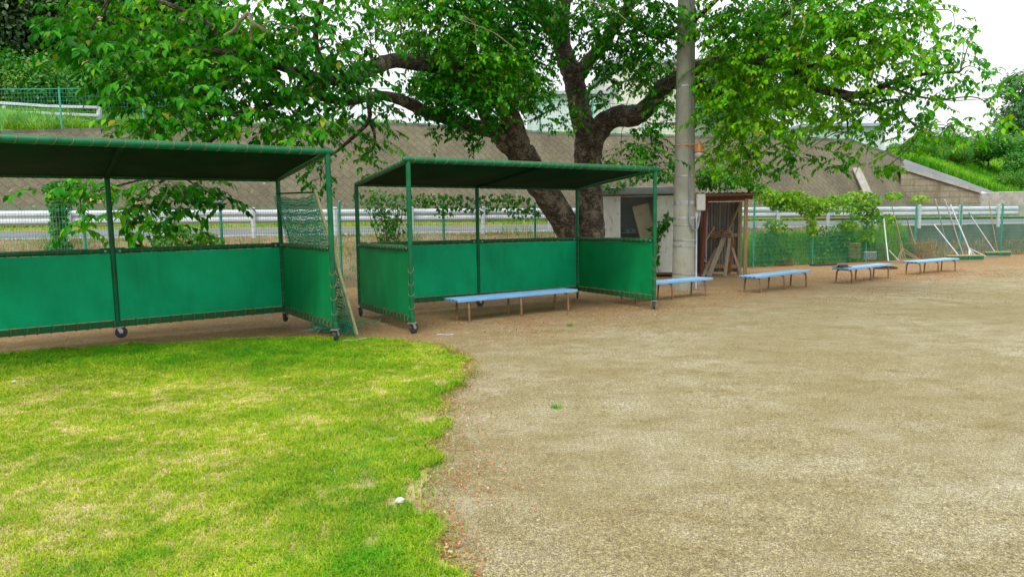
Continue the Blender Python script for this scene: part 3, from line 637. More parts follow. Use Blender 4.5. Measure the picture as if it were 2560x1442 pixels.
# fading blossoms, pale pink, few
m=MB()
for x,y,d in [(250,46,9.4),(452,48,9.4),(392,462,10.3),(343,508,10.3),(352,506,10.3),(500,310,9.5),(713,38,10),(612,205,9.6),(540,158,9.6),(255,505,10.3),(2050,20,11.9),(2100,5,11.9),(230,500,10.3)]:
    p=P(x,y,d)-Vector(off)
    for k in range(7):
        q=p+Vector((random.gauss(0,.02),random.gauss(0,.02),random.gauss(0,.012))); m.box(q,(.022,.022,.012),rz=random.random()*3,bev=.004)
m.build('blossom',weathered('faded_blossom',(.75,.50,.48),(.6,.35,.3),20,rough=.8),ct)
# ---------------------------------------------------------------- background trees
def tree_kind(name, nl, lobes, ll, leafm, trunk_h, r0):
    root=empty(name); tb=MB()
    tb.tube(smoothpath([(0,0,-.3),(.05,.02,trunk_h*.4),(-.04,.05,trunk_h*.8),(0,0,trunk_h*1.15)],3),[r0,r0*.95,r0*.9,r0*.85,r0*.8,r0*.75,r0*.7,r0*.6,r0*.5,r0*.4],8)
    for l in lobes: tb.tube(smoothpath([(0,0,trunk_h*.7),(l[0]*.5,l[1]*.5,(trunk_h*.7+l[2])/2),(l[0],l[1],l[2])],3),[r0*.4,r0*.36,r0*.3,r0*.24,r0*.2,r0*.15,r0*.1],6)
    tb.build('trunk',M['bark'],root)
    pp,dd,nn,LL=ballleaves(nl,lobes,ll); r=np.clip(.5+RNG.normal(0,.22,nl)+(vnoise(pp[:,0]+9,pp[:,2]+9,1.2,5)-.5)*.6,0,1)
    leafset(pp,dd,nn,LL,.55,r,'crown',leafm,root); return root
def lob(n,R,zc,zr,r): 
    out=[]
    for i in range(n):
        a=i*2.4+random.random(); q=R*math.sqrt((i+.3)/n); out.append((q*math.cos(a),q*math.sin(a),zc+random.uniform(-zr,zr),r*random.uniform(.7,1.15)))
    return out
def place(root, p, s, rz, label, cat='tree', group=None, first=[set()]):
    o=root if root.name not in first[0] else copy_tree(root)
    first[0].add(root.name); o.location=p; o.scale=(s,s,s); o.rotation_euler=(0,0,rz); tag(o,label,cat,group); return o
dk=tree_kind('dense_tree',24000,lob(16,2.6,4.6,2.2,1.4),.17,M['forest'],2.6,.22)
bs_=tree_kind('leafy_bush',9000,lob(14,1.5,1.1,.6,.7),.12,M['bush'],.5,.06)
fr=[(-150,300,30,1.5),(60,300,31,1.35),(230,300,32,1.25),(-330,290,30,1.6),(130,285,37,1.9),(350,300,36,1.35),(-60,270,42,2.3),(480,300,40,1.2),(290,285,43,1.7)]
lb=['nearest dark evergreen tree left of the frame edge above the wall','dark evergreen tree at the left frame edge behind the white rail fence','dark evergreen tree above the bright bushes behind the green wall fence','dark evergreen tree farthest to the left above the wall','tall dark evergreen tree rising behind the two front ones','dark evergreen tree seen through the cherry leaves left of the shelter post','tallest dark evergreen tree at the top left corner','small dark evergreen tree at the right end of the dark wood','dark evergreen tree deep behind the wood, hidden by cherry leaves']
for i,((x,y,d,s),l) in enumerate(zip(fr,lb)):
    p=P(x,y,d); place(dk,(p.x,d,p.z-.6),s,i*1.3,l,'tree','dark trees above the wall at the left')
bu=[(40,292,27.5,1.0,'yellowish bush by the left end of the white rail fence'),(120,290,28.5,1.35,'tall bright green bush behind the middle of the white rail fence'),(210,288,28,1.0,'bright green bush behind the right post of the white rail fence'),(310,290,28,1.15,'olive bush right of the white rail fence'),(400,290,29,1.0,'green bush behind the third green fence post'),(-80,292,27,1.2,'green bush at the left frame edge on the wall'),(470,285,30,1.0,'low green bush at the end of the bush row on the wall')]
for i,(x,y,d,s,l) in enumerate(bu):
    p=P(x,y,d); place(bs_,(p.x,d,p.z-.3),s,i*2.1,l,'bush','bushes on top of the wall')
yt=tree_kind('pale_tree',10000,lob(14,1.7,3.6,1.7,.85),.14,M['bush'],2.2,.12)
for i,(x,y,d,s,l) in enumerate([(1260,330,34,1.1,'yellow green tree behind the cut limb of the cherry tree'),(1960,345,42,1.5,'yellow green tree behind the fence on the wall right of the pole'),(1820,345,44,1.3,'pale green tree just right of the concrete pole'),(1110,300,38,1.0,'pale green tree behind the fork of the leaning trunk')]):
    p=P(x,y,d); place(yt,(p.x,d,p.z-.4),s,i*1.7,l,'tree','pale trees behind the wall')
ft=tree_kind('distant_tree',8000,lob(14,2.6,4.0,1.8,1.4),.30,M['fartree'],2.2,.2)
for i,(x,y,d,s,l) in enumerate([(2590,360,72,1.15,'bluish green round tree at the right frame edge'),(2690,360,76,1.5,'bluish green tree just beyond the right frame edge'),(2540,370,88,.8,'farthest bluish tree behind the house roof')]):
    p=P(x,y,d); place(ft,(p.x,d,p.z-.6),s,i*1.7,l,'tree','distant trees at the right')
for i,(x,y,d,s,l) in enumerate([(2300,400,52,1.1,'dark green bush left of the slate roofed house'),(2390,398,50,.8,'low bush below the slate roofed house'),(2470,400,52,1.3,'green bush right of the slate roofed house'),(2540,400,50,1.5,'big bush on the grass slope at the right edge'),(2540,470,46,.9,'lowest bush on the grass slope near the pale concrete wall'),(2600,440,48,1.5,'bush beyond the right frame edge on the slope'),(2265,395,54,1.0,'bush at the top of the ramp behind the wall corner'),(2350,385,60,1.4,'bush behind the slate roofed house')]):
    p=P(x,y,d); place(bs_,(p.x,d,p.z-.5),s*.8,i*2.1+1,l,'bush','bushes on the grass slope')
# ---------------------------------------------------------------- buildings behind the wall
def ribbed(mb, a, b, z0, z1, step=.5, out=.04):
    a=Vector(a); b=Vector(b); L=(b-a).length; t_=(b-a).normalized(); n_=Vector((t_.y,-t_.x,0)); k=int(L/step)
    for i in range(k+1):
        p=a+t_*min(L,i*step)+n_*out*.5; mb.beam((p.x,p.y,z0),(p.x,p.y,z1),.05,out,up=tuple(n_))
def building(name, pxa, pxb, ytop, ybot, d, dep, mat, roofm, label, slope=0, parts=True):
    a=P(pxa,ybot,d); b=P(pxb,ybot,d); z1=P((pxa+pxb)/2,ytop,d).z; z0=min(a.z,b.z)-1.5
    r=empty(name,((a.x+b.x)/2,d,z0),label=label,cat='building'); w=b.x-a.x; h=z1-z0
    m=MB(); m.box((0,dep/2,h/2),(w,dep,h)); m.build('wall',mat,r,smooth=False)
    m=MB(); ribbed(m,(-w/2,-.003,0),(w/2,-.003,0),.0,h-.05); m.build('siding_ribs',mat,r,smooth=False)
    m=MB(); dz=slope
    vs=[(-w/2-.3,-.35,h),(w/2+.3,-.35,h+dz),(w/2+.3,dep+.3,h+dz+.2),(-w/2-.3,dep+.3,h+.2)]; vs+= [(x,y,z+.22) for x,y,z in vs]
    m.add(vs,[(3,2,1,0),(4,5,6,7),(0,1,5,4),(1,2,6,5),(2,3,7,6),(3,0,4,7)]); m.build('roof',roofm,r,smooth=False); return r,w,h
building('hall_building',1525,1900,160,335,46,9,M['siding'],M['fascia'],'tall cream hall building behind the cherry trunks and the pole')
building('workshop_building',1325,1530,238,335,44,8,M['sidingw'],M['fascia'],'low pale blue grey building left of the tall cream hall')
r,w,h=building('white_house',2010,2212,318,385,50,8,M['sidingw'],M['fascia'],'white walled house behind the right corner of the block wall')
a=P(2330,395,66); b=P(2500,395,66)
fh=empty('slate_roofed_house',((a.x+b.x)/2,66,a.z-1),label='small house with a dark slate roof on the right hillside',cat='house')
w=b.x-a.x; m=MB(); m.box((0,3,1.1),(w,6,2.2)); m.build('wall',M['sidingw'],fh,smooth=False)
m=MB(); m.add([(-w/2-.4,-.6,2.1),(w/2+.4,-.6,2.1),(w/2+.4,3,3.3),(-w/2-.4,3,3.3),(-w/2-.4,6.6,2.1),(w/2+.4,6.6,2.1)],[(0,1,2,3),(3,2,5,4)]); m.build('roof',M['tile'],fh,smooth=False)
for x_ in (-w*.25,w*.2): m=MB(); m.box((x_,-.02,1.1),(1.4,.06,1.0)); m.build('window',M['tile'],fh,smooth=False)
# ---------------------------------------------------------------- mesh fences
def mesh_panel(L, z0, z1, pitch, rows, r, mat, name='mesh_panel', parent=None):
    m=MB(); k=int(L/pitch)
    for i in range(k+1): m.beam((i*pitch,0,z0),(i*pitch,0,z1),r*2,r*2)
    for j in range(rows+1):
        z=z0+(z1-z0)*j/rows
        m.beam((0,-r*1.6,z),(L,-r*1.6,z),r*2,r*2)
        if j in (rows-1,1): m.beam((0,-r*1.6,z+.03),(L,-r*1.6,z+.03),r*2,r*2)
    return m.build(name,mat,parent,smooth=False)
ff=empty('field_fence',tuple(FEN(0)),math.atan2(FS,FC),label='green wire mesh fence with green posts along the playing field',cat='fence')
m=MB(); m.tube([(0,0,-.2),(0,0,2.02)],.032,10); m.lathe((0,0,2.02),[(.036,0),(.034,.02),(.01,.035)],10); fp=m.build('post',M['fence'],ff); fp.location=(-4*2.6,0,0)
panel=mesh_panel(2.6,.05,1.97,.052,15,.0025,M['fencedk'],parent=ff); panel.location=(-4*2.6,-.04,0)
bks=[]
for z in (.25,1.0,1.75): brm=MB(); brm.box((0,-.035,z),(.07,.03,.04)); bks.append(brm.build('clip',M['fence'],fp))
for t_ in range(-3,16):
    c=fp.copy(); C.objects.link(c); c.location.x=t_*2.6
    for bk in bks: d=bk.copy(); C.objects.link(d); d.parent=c
    if t_<15: c=panel.copy(); C.objects.link(c); c.location.x=t_*2.6
# upper fence on the wall
uf=empty('wall_top_fence',(0,0,0),label='pale green mesh fence standing on top of the block retaining wall',cat='fence')
seg=[]; acc=[]
for k in range(0,(len(wt)-2)*30):
    p=wallpt(k/30.0); acc.append(p)
pp_=[acc[0]]
for p in acc:
    if (p-pp_[-1]).length>=2.6: pp_.append(p)
pmesh=None
um=None
for a,b in zip(pp_,pp_[1:]):
    a=a+Vector((0,.25,.1)); b=b+Vector((0,.25,.1))
    m=MB(); m.tube([a,a+Vector((0,0,1.5))],.035,8); m.build('post',M['fence'],uf)
    m=MB(); d=(b-a); n_=26
    for i in range(n_+1): q=a+d*i/n_; m.beam(q+Vector((0,0,.06)),q+Vector((0,0,1.42)),.005,.005)
    for j in range(11): z=.06+1.36*j/10; m.beam(a+Vector((0,-.02,z)),b+Vector((0,-.02,z)),.006,.006)
    for z in (.05,1.44): m.beam(a+Vector((0,0,z)),b+Vector((0,0,z)),.02,.02)
    m.build('mesh_panel',M['fence'],uf,smooth=False)
# white rail fence
wr=empty('white_rail_fence',tuple(P(10,305,25.9)),label='white post and rail fence behind the green mesh on the wall at the left',cat='fence')
o0=wr.location.copy()
def wrp(x,y): return P(x,y,25.9)-o0
for x,y0,y1 in ((12,255,312),(248,268,314),(-230,240,300)): m=MB(); m.beam(wrp(x,y1),wrp(x,y0),.13,.13,up=(0,1,0),bev=.01); m.build('post',M['white'],wr)
for pts in ([(-230,245),(12,259),(130,267),(248,270)],[(-230,268),(12,281),(130,285),(250,290)],[(100,303),(205,309)]):
    m=MB()
    for a,b in zip(pts,pts[1:]): m.beam(wrp(*a)+Vector((0,-.09,0)),wrp(*b)+Vector((0,-.09,0)),.05,.10,bev=.008)
    m.build('rail',M['white'],wr)
# ---------------------------------------------------------------- guardrail
gr=empty('guardrail',tuple(GRD(.4)),label='long white corrugated guardrail along the near edge of the road',cat='guardrail'); go=gr.location.copy()
prof=[(0,1.60),(-.03,1.62),(-.07,1.66),(-.07,1.72),(-.02,1.77),(-.02,1.80),(-.07,1.85),(-.07,1.91),(-.03,1.955),(0,1.97),(.01,1.97),(.01,1.60)]
def gbeam(s0,s1,off=0,dz=0):
    m=MB(); n=40; vs=[]
    for i in range(n+1):
        s=s0+(s1-s0)*i/n; p=GRD(s); q=GRD(min(1,s+.01))-GRD(max(0,s-.01)); q.normalize(); nn=Vector((-q.y,q.x,0))
        for a,z in prof: v=p+nn*(a+off)-go; vs.append((v.x,v.y,z+dz))
    K=len(prof); fs=[(i*K+k,i*K+(k+1)%K,(i+1)*K+(k+1)%K,(i+1)*K+k) for i in range(n) for k in range(K)]; m.add(vs,fs); return m
gbeam(.0,.80).build('beam',M['white'],gr); gbeam(.79,.992,-.02,-.01).build('beam',M['white'],gr)
gt=24
for i in range(gt):
    s=.01+i*.0455
    if s>.97: break
    p=GRD(s)-go; q=GRD(min(1,s+.01))-GRD(max(0,s-.01)); a=math.atan2(q.y,q.x); nn=Vector((-q.y,q.x,0)).normalized(); p=p-nn*.14
    m=MB(); m.tube([(0,0,1.12),(0,0,1.99)],.065,12); m.lathe((0,0,1.985),[(.072,0),(.078,.02),(.02,.045)],12); m.box((0,.085,1.79),(.10,.08,.12))
    if i==0: gp=m.build('post',M['white'],gr); gp.location=p; gp.rotation_euler=(0,0,a)
    else: c=gp.copy(); C.objects.link(c); c.location=p; c.rotation_euler=(0,0,a)
# dark retaining face of the road at the right
m=MB()
def rdk(u,v):
    p=BNK(.69+.31*u); return (p.x-.02,p.y-.25,-.05+1.27*v)
m.grid(rdk,30,4); m.grid(lambda u,v:(BNK(.69+.31*u).x-.02,BNK(.69+.31*u).y-.25+.3*v,1.222+.003*v),30,1)
tag(m.build('road_retaining_wall',M['darkconc']),'dark stained concrete wall holding up the road behind the brushes','wall')
# ---------------------------------------------------------------- grass and weeds between fence and road
def strip(name, n, A, B, s0, s1, v0, v1, zf, H, Wd, mat, label, base=.5, cat='grass', lean=.8, jit=.2):
    s=s0+(s1-s0)*RNG.random(n); v=v0+(v1-v0)*RNG.random(n)
    X=np.empty(n);Y=np.empty(n);Z=np.empty(n)
    for i in range(n):
        a=A(s[i]); b=B(s[i]); p=a.lerp(b,v[i]); X[i]=p.x; Y[i]=p.y; Z[i]=zf(s[i],v[i])
    hh=H*(.4+.9*RNG.random(n))*(.3+1.1*vnoise(X,Y,.9,31)); r=np.clip(base+RNG.normal(0,.2,n)+(vnoise(X,Y,1.3,7)-.5)*.7,0,1)
    o=blades(name,X,Y,Z,hh,np.full(n,Wd),r,mat,lean=lean); tag(o,label,cat,kind='stuff'); return o
bz=lambda s,v:-.05+1.27*(1-(1-min(1,v))**2.2)-.03
FA=lambda u:FNL(u)+Vector((-.06,.12,0))
strip('dry_grass',26000,FA,BNK,.05,.62,.05,.88,bz,.17,.012,M['dry'],'dry brown grass and dead stalks on the bank below the road',.5,lean=1.4)
strip('bank_weeds',5000,FA,BNK,.10,.56,.1,.9,bz,.28,.014,M['weed'],'scattered green weeds on the brown bank',.4)
strip('tall_grass',24000,FA,BNK,.53,.70,.02,.42,bz,.55,.016,M['weed'],'tall green grass behind the mesh fence right of the wooden shed',.72,lean=.5)
strip('ditch_grass',5000,FA,BNK,.70,1.0,.0,.25,bz,.35,.014,M['dry'],'thin dry grass behind the fence at the far right',.7,lean=.9)
strip('verge_grass_tufts',16000,RD2,lambda u:WB(min(1,u)),.0,.78,.0,1.0,lambda s,v:1.45+.15*v,.14,.02,M['weed'],'short green and yellow grass strip at the foot of the block wall',.75)
def hillblades():
    n=26000; u=RNG.random(n); v=RNG.random(n)**1.2; X=np.empty(n);Y=np.empty(n);Z=np.empty(n)
    for i in range(n): X[i],Y[i],Z[i]=hill(u[i],v[i])
    tag(blades('slope_grass',X,Y,Z,.25+.35*RNG.random(n),np.full(n,.045),np.clip(.55+RNG.normal(0,.2,n)+(vnoise(X,Y,.5,3)-.5)*.8,0,1),M['weed'],lean=1),'bright green grass on the hillside at the right','grass',kind='stuff')
    n=30000; u=RNG.random(n); v=RNG.random(n)**2*.4; X=np.empty(n);Y=np.empty(n);Z=np.empty(n)
    for i in range(n): X[i],Y[i],Z[i]=terr(u[i],v[i]+.02)
    tag(blades('terrace_grass',X,Y,Z,.12+.22*RNG.random(n),np.full(n,.03),np.clip(.8+RNG.normal(0,.25,n),0,1),M['weed'],lean=1),'unmown grass on top of the block wall','grass',kind='stuff')
hillblades()
# ---------------------------------------------------------------- vines
def vine(name, pts_fn, n, ll, mat, label, base=.5, stems=None, cat='vine', origin=None):
    root=empty(name,origin or (0,0,0),label=label,cat=cat); og=np.array(root.location[:])
    PP=[];DD=[];NN=[];LL=[]
    for _ in range(n):
        p=pts_fn(); 
        if p is None: continue
        th=random.uniform(0,2*math.pi); h=Vector((math.cos(th),math.sin(th),0)); ld=h*random.uniform(.2,1)+Vector((0,0,-random.uniform(.2,1.2)))
        PP.append(p[:]);DD.append(ld[:]);NN.append((h*.8+Vector((0,-.4,.7)))[:]);LL.append(ll*random.uniform(.5,1.25))
    PP=np.array(PP)-og; leafset(PP,np.array(DD),np.array(NN),np.array(LL),.8,rnd_for(PP,base),'foliage',mat,root)
    m=MB()
    if stems:
        for st in stems: m.tube(smoothpath([Vector(q)-Vector(og) for q in st],4),.008,4,wob=.3)
    for _ in range(max(6,n//60)):
        i=random.randrange(len(PP)); j=random.randrange(len(PP)); a=Vector(PP[i]); b=Vector(PP[j])
        if (a-b).length<1.3: m.tube(smoothpath([a,(a+b)/2+Vector((0,0,-.08)),b],3),.004,3,wob=.3,cap=False)
    if m.f: m.build('stem',M['twig'],root)
    return root
def ell(lst, dj=.12):
    w=[rx*ry for _,_,rx,ry,_ in lst]
    def f():
        x,y,rx,ry,d=random.choices(lst,w)[0]
        while True:
            a,b=random.uniform(-1,1),random.uniform(-1,1)
            if a*a+b*b<1: break
        return P(x+a*rx,y+b*ry,d+random.gauss(0,dj))
    return f
fd=lambda px:(lambda u:(FY0-FX0*FS/FC)/(1-u*FS/FC))((px-1280)/F_)   # depth of the fence line behind a picture column
vine('fence_vine',ell([(1920,490,40,18,fd(1920)),(1980,500,60,26,fd(1980)),(2030,515,45,24,fd(2030)),(2080,500,50,14,fd(2080)),(2150,500,55,24,fd(2150)),(2160,530,40,22,fd(2160)),(2210,545,30,14,fd(2210)),(2235,488,25,10,fd(2235)),(2030,560,14,28,fd(2030)),(2120,560,28,10,fd(2120)),(2170,575,16,30,fd(2170)),(2060,520,80,10,fd(2060)),(1940,560,30,12,fd(1940)),(2300,495,25,8,fd(2300)),(1900,475,30,14,fd(1900)),(1960,500,50,24,fd(1960))],.2),3900,.115,M['vine'],'bright yellow green vine heaped along the top of the field fence',.55,cat='vine')
vine('fence_vine',ell([(1960,620,25,40,fd(1960)+.3),(2050,625,28,35,fd(2050)+.3),(1930,590,20,16,fd(1930)+.3),(2110,600,40,25,fd(2110)+.4),(1970,580,15,12,fd(1970)),(2190,620,30,20,fd(2190)+.3),(2080,590,60,30,fd(2080)+.5),(1910,620,20,40,fd(1910)+.4)]),1400,.10,M['vine'],'leafy creeper growing low behind the fence right of the wooden shed',.2)
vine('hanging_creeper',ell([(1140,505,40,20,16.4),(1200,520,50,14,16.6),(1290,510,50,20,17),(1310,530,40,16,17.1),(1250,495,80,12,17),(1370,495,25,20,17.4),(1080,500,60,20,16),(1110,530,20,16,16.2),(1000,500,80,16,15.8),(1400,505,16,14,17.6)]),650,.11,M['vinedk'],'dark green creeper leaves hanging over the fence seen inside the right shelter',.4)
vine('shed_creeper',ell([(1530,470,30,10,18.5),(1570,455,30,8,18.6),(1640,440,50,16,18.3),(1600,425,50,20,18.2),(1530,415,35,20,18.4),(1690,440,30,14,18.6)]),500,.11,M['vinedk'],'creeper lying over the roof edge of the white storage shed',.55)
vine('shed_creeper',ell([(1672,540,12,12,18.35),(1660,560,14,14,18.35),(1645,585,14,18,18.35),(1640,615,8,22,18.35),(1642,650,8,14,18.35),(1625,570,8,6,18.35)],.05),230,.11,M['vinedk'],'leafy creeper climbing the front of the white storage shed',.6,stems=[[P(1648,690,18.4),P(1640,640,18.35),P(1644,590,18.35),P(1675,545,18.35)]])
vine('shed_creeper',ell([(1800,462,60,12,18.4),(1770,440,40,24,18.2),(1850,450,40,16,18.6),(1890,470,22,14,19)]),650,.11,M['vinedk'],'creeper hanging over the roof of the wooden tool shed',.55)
# ivy covered stump, shrub behind fence
iv=vine('ivy_stump',ell([(150,500,34,40,15.6),(148,560,26,50,15.6),(150,620,34,22,15.6),(165,470,60,20,15.4)],.22),1900,.075,M['leaf'],'dark ivy covered stump behind the fence at the left',.25,cat='tree',origin=(P(150,630,15.6).x,15.6,.5))
m=MB(); m.tube([(0,0,-.3),(0.03,0,.7),(-.02,.02,1.5)],[.16,.13,.10],9,wob=.2); m.build('trunk',M['bark'],iv)
sh=vine('leafy_shrub',ell([(945,510,40,30,16.8),(960,560,32,40,16.8),(990,560,30,25,16.8),(1000,520,18,25,16.8),(975,600,26,20,16.8),(930,490,50,20,16.6)],.25),620,.09,M['vinedk'],'green shrub with upright stems behind the fence inside the right shelter view',.3,cat='shrub',origin=(P(970,620,16.8).x,16.8,.6))
m=MB()
for k in range(7): a=random.uniform(-.5,.5); m.tube(smoothpath([(a*.2,0,-.2),(a*.5,random.uniform(-.1,.1),.5),(a,random.uniform(-.2,.2),1.3)],3),[.02,.018,.015,.014,.012,.01,.008],5)
m.build('trunk',M['twig'],sh)
vine('weed_clump',ell([(470,590,60,22,14.6),(520,600,40,18,14.7),(400,600,30,14,14.6),(440,570,20,14,14.6)],.2),420,.11,M['vinedk'],'green weed clump behind the fence inside the left shelter view',.6,cat='weeds')
# ---------------------------------------------------------------- dugout shelters
SL,SW,HF,HB_,HR,HM=4.453,2.203,2.375,2.165,1.18,.20
PR=.034
def lacing(name, a, b, r, step, parent, skew=.03):
    a=Vector(a); b=Vector(b); d=b-a; L=d.length; d.normalize(); ref=Vector((0,0,1)) if abs(d.z)<.9 else Vector((1,0,0)); u=d.cross(ref).normalized(); w=d.cross(u)
    m=MB(); k=int(L/step)
    for i in range(k):
        c=a+d*(step*(i+.5)+random.uniform(-.012,.012)); sk=skew*random.uniform(.6,1.3)
        ring=[c+(u*math.cos(t)+w*math.sin(t))*(r+.003)+d*sk*math.cos(t+.6) for t in [2*math.pi*j/8 for j in range(9)]]
        m.tube(ring,.0042,4,cap=False)
    if k>1: m.tube([a+d*(step*.5)-w*(r+.002),a+d*(step*(k-.5))-w*(r+.002)],.003,4,cap=False)
    return m.build(name,M['lace'],parent)
def fabric(name, a, b, c, d, mat, parent, sag=.012, nu=24, nv=10, seed=0, thick=.003, hem=True):
    a,b,c,d=map(Vector,(a,b,c,d)); nrm=(b-a).cross(d-a).normalized(); m=MB(); R=random.Random(seed)
    ph=[R.uniform(0,6) for _ in range(8)]
    def base(u,v):
        p=a.lerp(b,u).lerp(d.lerp(c,u),v); e=math.sin(math.pi*u)*math.sin(math.pi*v)
        edge=.004*math.sin(u*60+ph[0])
        return p+nrm*(sag*e+.007*math.sin(u*9+ph[1]+2*v)*e+.004*math.sin(u*23+ph[2])*math.sin(v*7+ph[3]) )
    def off(k): return lambda u,v: tuple(base(u,v)+nrm*k)
    m.grid(off(0),nu,nv); m.grid(off(thick),nu,nv)
    o=m.build(name,mat,parent)
    if hem:
        h=MB()
        for q0,q1,q2,q3 in ((0,1,0,.045),(0,1,.955,1)): h.grid(lambda u,v:tuple(base(q0+(q1-q0)*u,q2+(q3-q2)*v)-nrm*.0025),nu,1); h.grid(lambda u,v:tuple(base(q0+(q1-q0)*u,q2+(q3-q2)*v)+nrm*(thick+.0025)),nu,1)
        h.build('hem',mat,o)
    return o
def shelter():
    r=empty('dugout_shelter')
    def tube(name,pts,rad,n=12,mat='post'):
        m=MB(); m.tube(pts,rad,n); return m.build(name,M[mat],r)
    for x in (0,SL): 
        tube('post',[(x,0,HM),(x,0,HF-.02)],PR); tube('post',[(x,SW,HM),(x,SW,HB_-.02)],PR)
    tube('post',[(SL/2,SW,HM),(SL/2,SW,HB_-.02)],PR)
    RT=.042
    m=MB(); e=.05
    m.tube([(-e-.03,0,HF),(-e,0,HF),(SL+e,0,HF),(SL+e+.03,0,HF)],[.02,RT,RT,.02],12); m.build('roof_rail',M['post'],r)
    m=MB(); m.tube([(0,SW,HB_),(SL/2-.08,SW,HB_),(SL/2-.02,SW,HB_)],[PR,PR,.02],12); m.build('roof_rail',M['post'],r)
    m=MB(); m.tube([(SL,SW,HB_),(SL/2+.08,SW,HB_),(SL/2+.02,SW,HB_)],[PR,PR,.02],12); m.build('roof_rail',M['post'],r)
    for x in (0,SL/2,SL): tube('roof_rail',[(x,.03,HF-.01),(x,SW,HB_)],PR,mat='post' if x!=SL/2 else 'roof')  # middle rail takes the dark roof colour, under-roof shade painted in
    # canvas roof, hung inside the tubes
    for x0,x1,sd in ((.04,SL/2-.02,1),(SL/2+.02,SL-.04,2)):
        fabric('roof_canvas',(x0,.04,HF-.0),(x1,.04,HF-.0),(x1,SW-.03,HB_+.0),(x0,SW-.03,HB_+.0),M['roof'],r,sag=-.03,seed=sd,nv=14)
    lacing('lacing',(0,0,HF),(SL,0,HF),RT,.155,r); lacing('lacing',(0,SW,HB_),(SL,SW,HB_),PR,.15,r)
    for x in (0,SL): lacing('lacing',(x,.05,HF-.01),(x,SW,HB_),PR,.13,r)
    # middle rails: tube flattened where bolted to the posts
    def rail(a,b):
        a=Vector(a); b=Vector(b); d=(b-a).normalized(); m=MB(); m.tube([a+d*.12,b-d*.12],PR*.95,12)
        rr=m.build('middle_rail',M['post'],r)
        for p,s in ((a,1),(b,-1)):
            m=MB(); m.beam(p+d*s*.03,p+d*s*.15,.02,.085,bev=.006); m.build('flat_end',M['post'],rr)
            q=p+d*s*.085; ax=Vector((d.y,-d.x,0)); m=MB()
            m.lathe(q-ax*.02,[(.016,0),(.016,.008),(.006,.014)],8,axis=tuple(-ax)); m.lathe(q+ax*.02,[(.016,0),(.016,.008),(.006,.014)],8,axis=tuple(ax)); m.build('bolt',M['zinc'],rr)
        lacing('lacing',a+d*.14,b-d*.14,PR,.125,rr)
    rail((0,SW,HR),(SL/2,SW,HR)); rail((SL/2,SW,HR),(SL,SW,HR))
    for x in (0,SL): rail((x,0,HR),(x,SW,HR))
    # bottom beams
    def bb(a,b):
        m=MB(); m.beam(a,b,.05,.085,bev=.006); o=m.build('bottom_beam',M['beam'],r)
        a=Vector(a); b=Vector(b); lacing('lacing',a,b,.052,.14,o,skew=.02)
    bb((0,SW,HM),(SL,SW,HM)); bb((0,-.04,HM),(0,SW-.03,HM)); bb((SL,-.04,HM),(SL,SW-.03,HM))
    # side and back canvases
    z0,z1=HM+.05,HR-.035
    fabric('back_canvas',(.02,SW-.005,z0),(SL/2-.015,SW-.005,z0),(SL/2-.015,SW-.005,z1),(.02,SW-.005,z1),M['panel'],r,seed=5)
    fabric('back_canvas',(SL/2+.015,SW-.005,z0),(SL-.02,SW-.005,z0),(SL-.02,SW-.005,z1),(SL/2+.015,SW-.005,z1),M['panel'],r,seed=6)
    for x,sg in ((0,-1),(SL,1)):
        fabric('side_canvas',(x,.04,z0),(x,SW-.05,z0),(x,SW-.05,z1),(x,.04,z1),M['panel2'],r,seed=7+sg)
        lacing('lacing',(x,0,.3),(x,0,HR-.05),PR,.17,r,.05); lacing('lacing',(x,SW,.3),(x,SW,HR-.05),PR,.12,r,.03)
    for x in (SL/2,): pass
    # casters
    for x,y,a in ((0,0,.5),(SL,0,.9),(0,SW,1.0),(SL,SW,.9),(SL/2,SW,.1)):
        cs=MB(); cs.cur=0
        R=Matrix.Rotation(a+math.pi/2,3,'Z')
        cx,cy=x-(R@Vector((0,.03,0))).x,y-(R@Vector((0,.03,0))).y
        m=MB(); ax=R@Vector((1,0,0)); m.lathe(Vector((cx,cy,.078))-ax*.02,[(.055,0),(.074,.004),(.078,.014),(.078,.026),(.074,.036),(.055,.04)],20,axis=tuple(ax)); w=m.build('caster',M['wheel'],r)
        m=MB(); m.box((x,y,.152),(.11,.09,.012),rz=a)
        for s in (-1,1): 
            m.beam(Vector((cx,cy,.078))+ax*.03*s,Vector((x,y,.15))+ax*.026*s,.004,.05,up=tuple(R@Vector((0,1,0))))
            m.lathe(Vector((cx,cy,.078))+ax*(.031*s),[(.014,0),(.014,.008)],8,axis=tuple(ax*s))
        m.build('fork',M['zinc'],w,smooth=False)
    return r
s2=shelter()
s2.location=(-1.453*.9524,9.812*.9524,0); s2.rotation_euler=(0,0,.5407)
tag(s2,'green canvas dugout shelter on casters standing in front of the cherry tree','shelter','green dugout shelters')
s1=copy_tree(s2)
t1=.6013; fx,fy=-2.3681*.9524,9.0405*.9524
s1.location=(fx-SL*math.cos(t1),fy-SL*math.sin(t1),0); s1.rotation_euler=(0,0,t1); s1.rotation_euler[1]=-.008
tag(s1,'green canvas dugout shelter beside the lawn, cut off by the left frame edge','shelter','green dugout shelters')
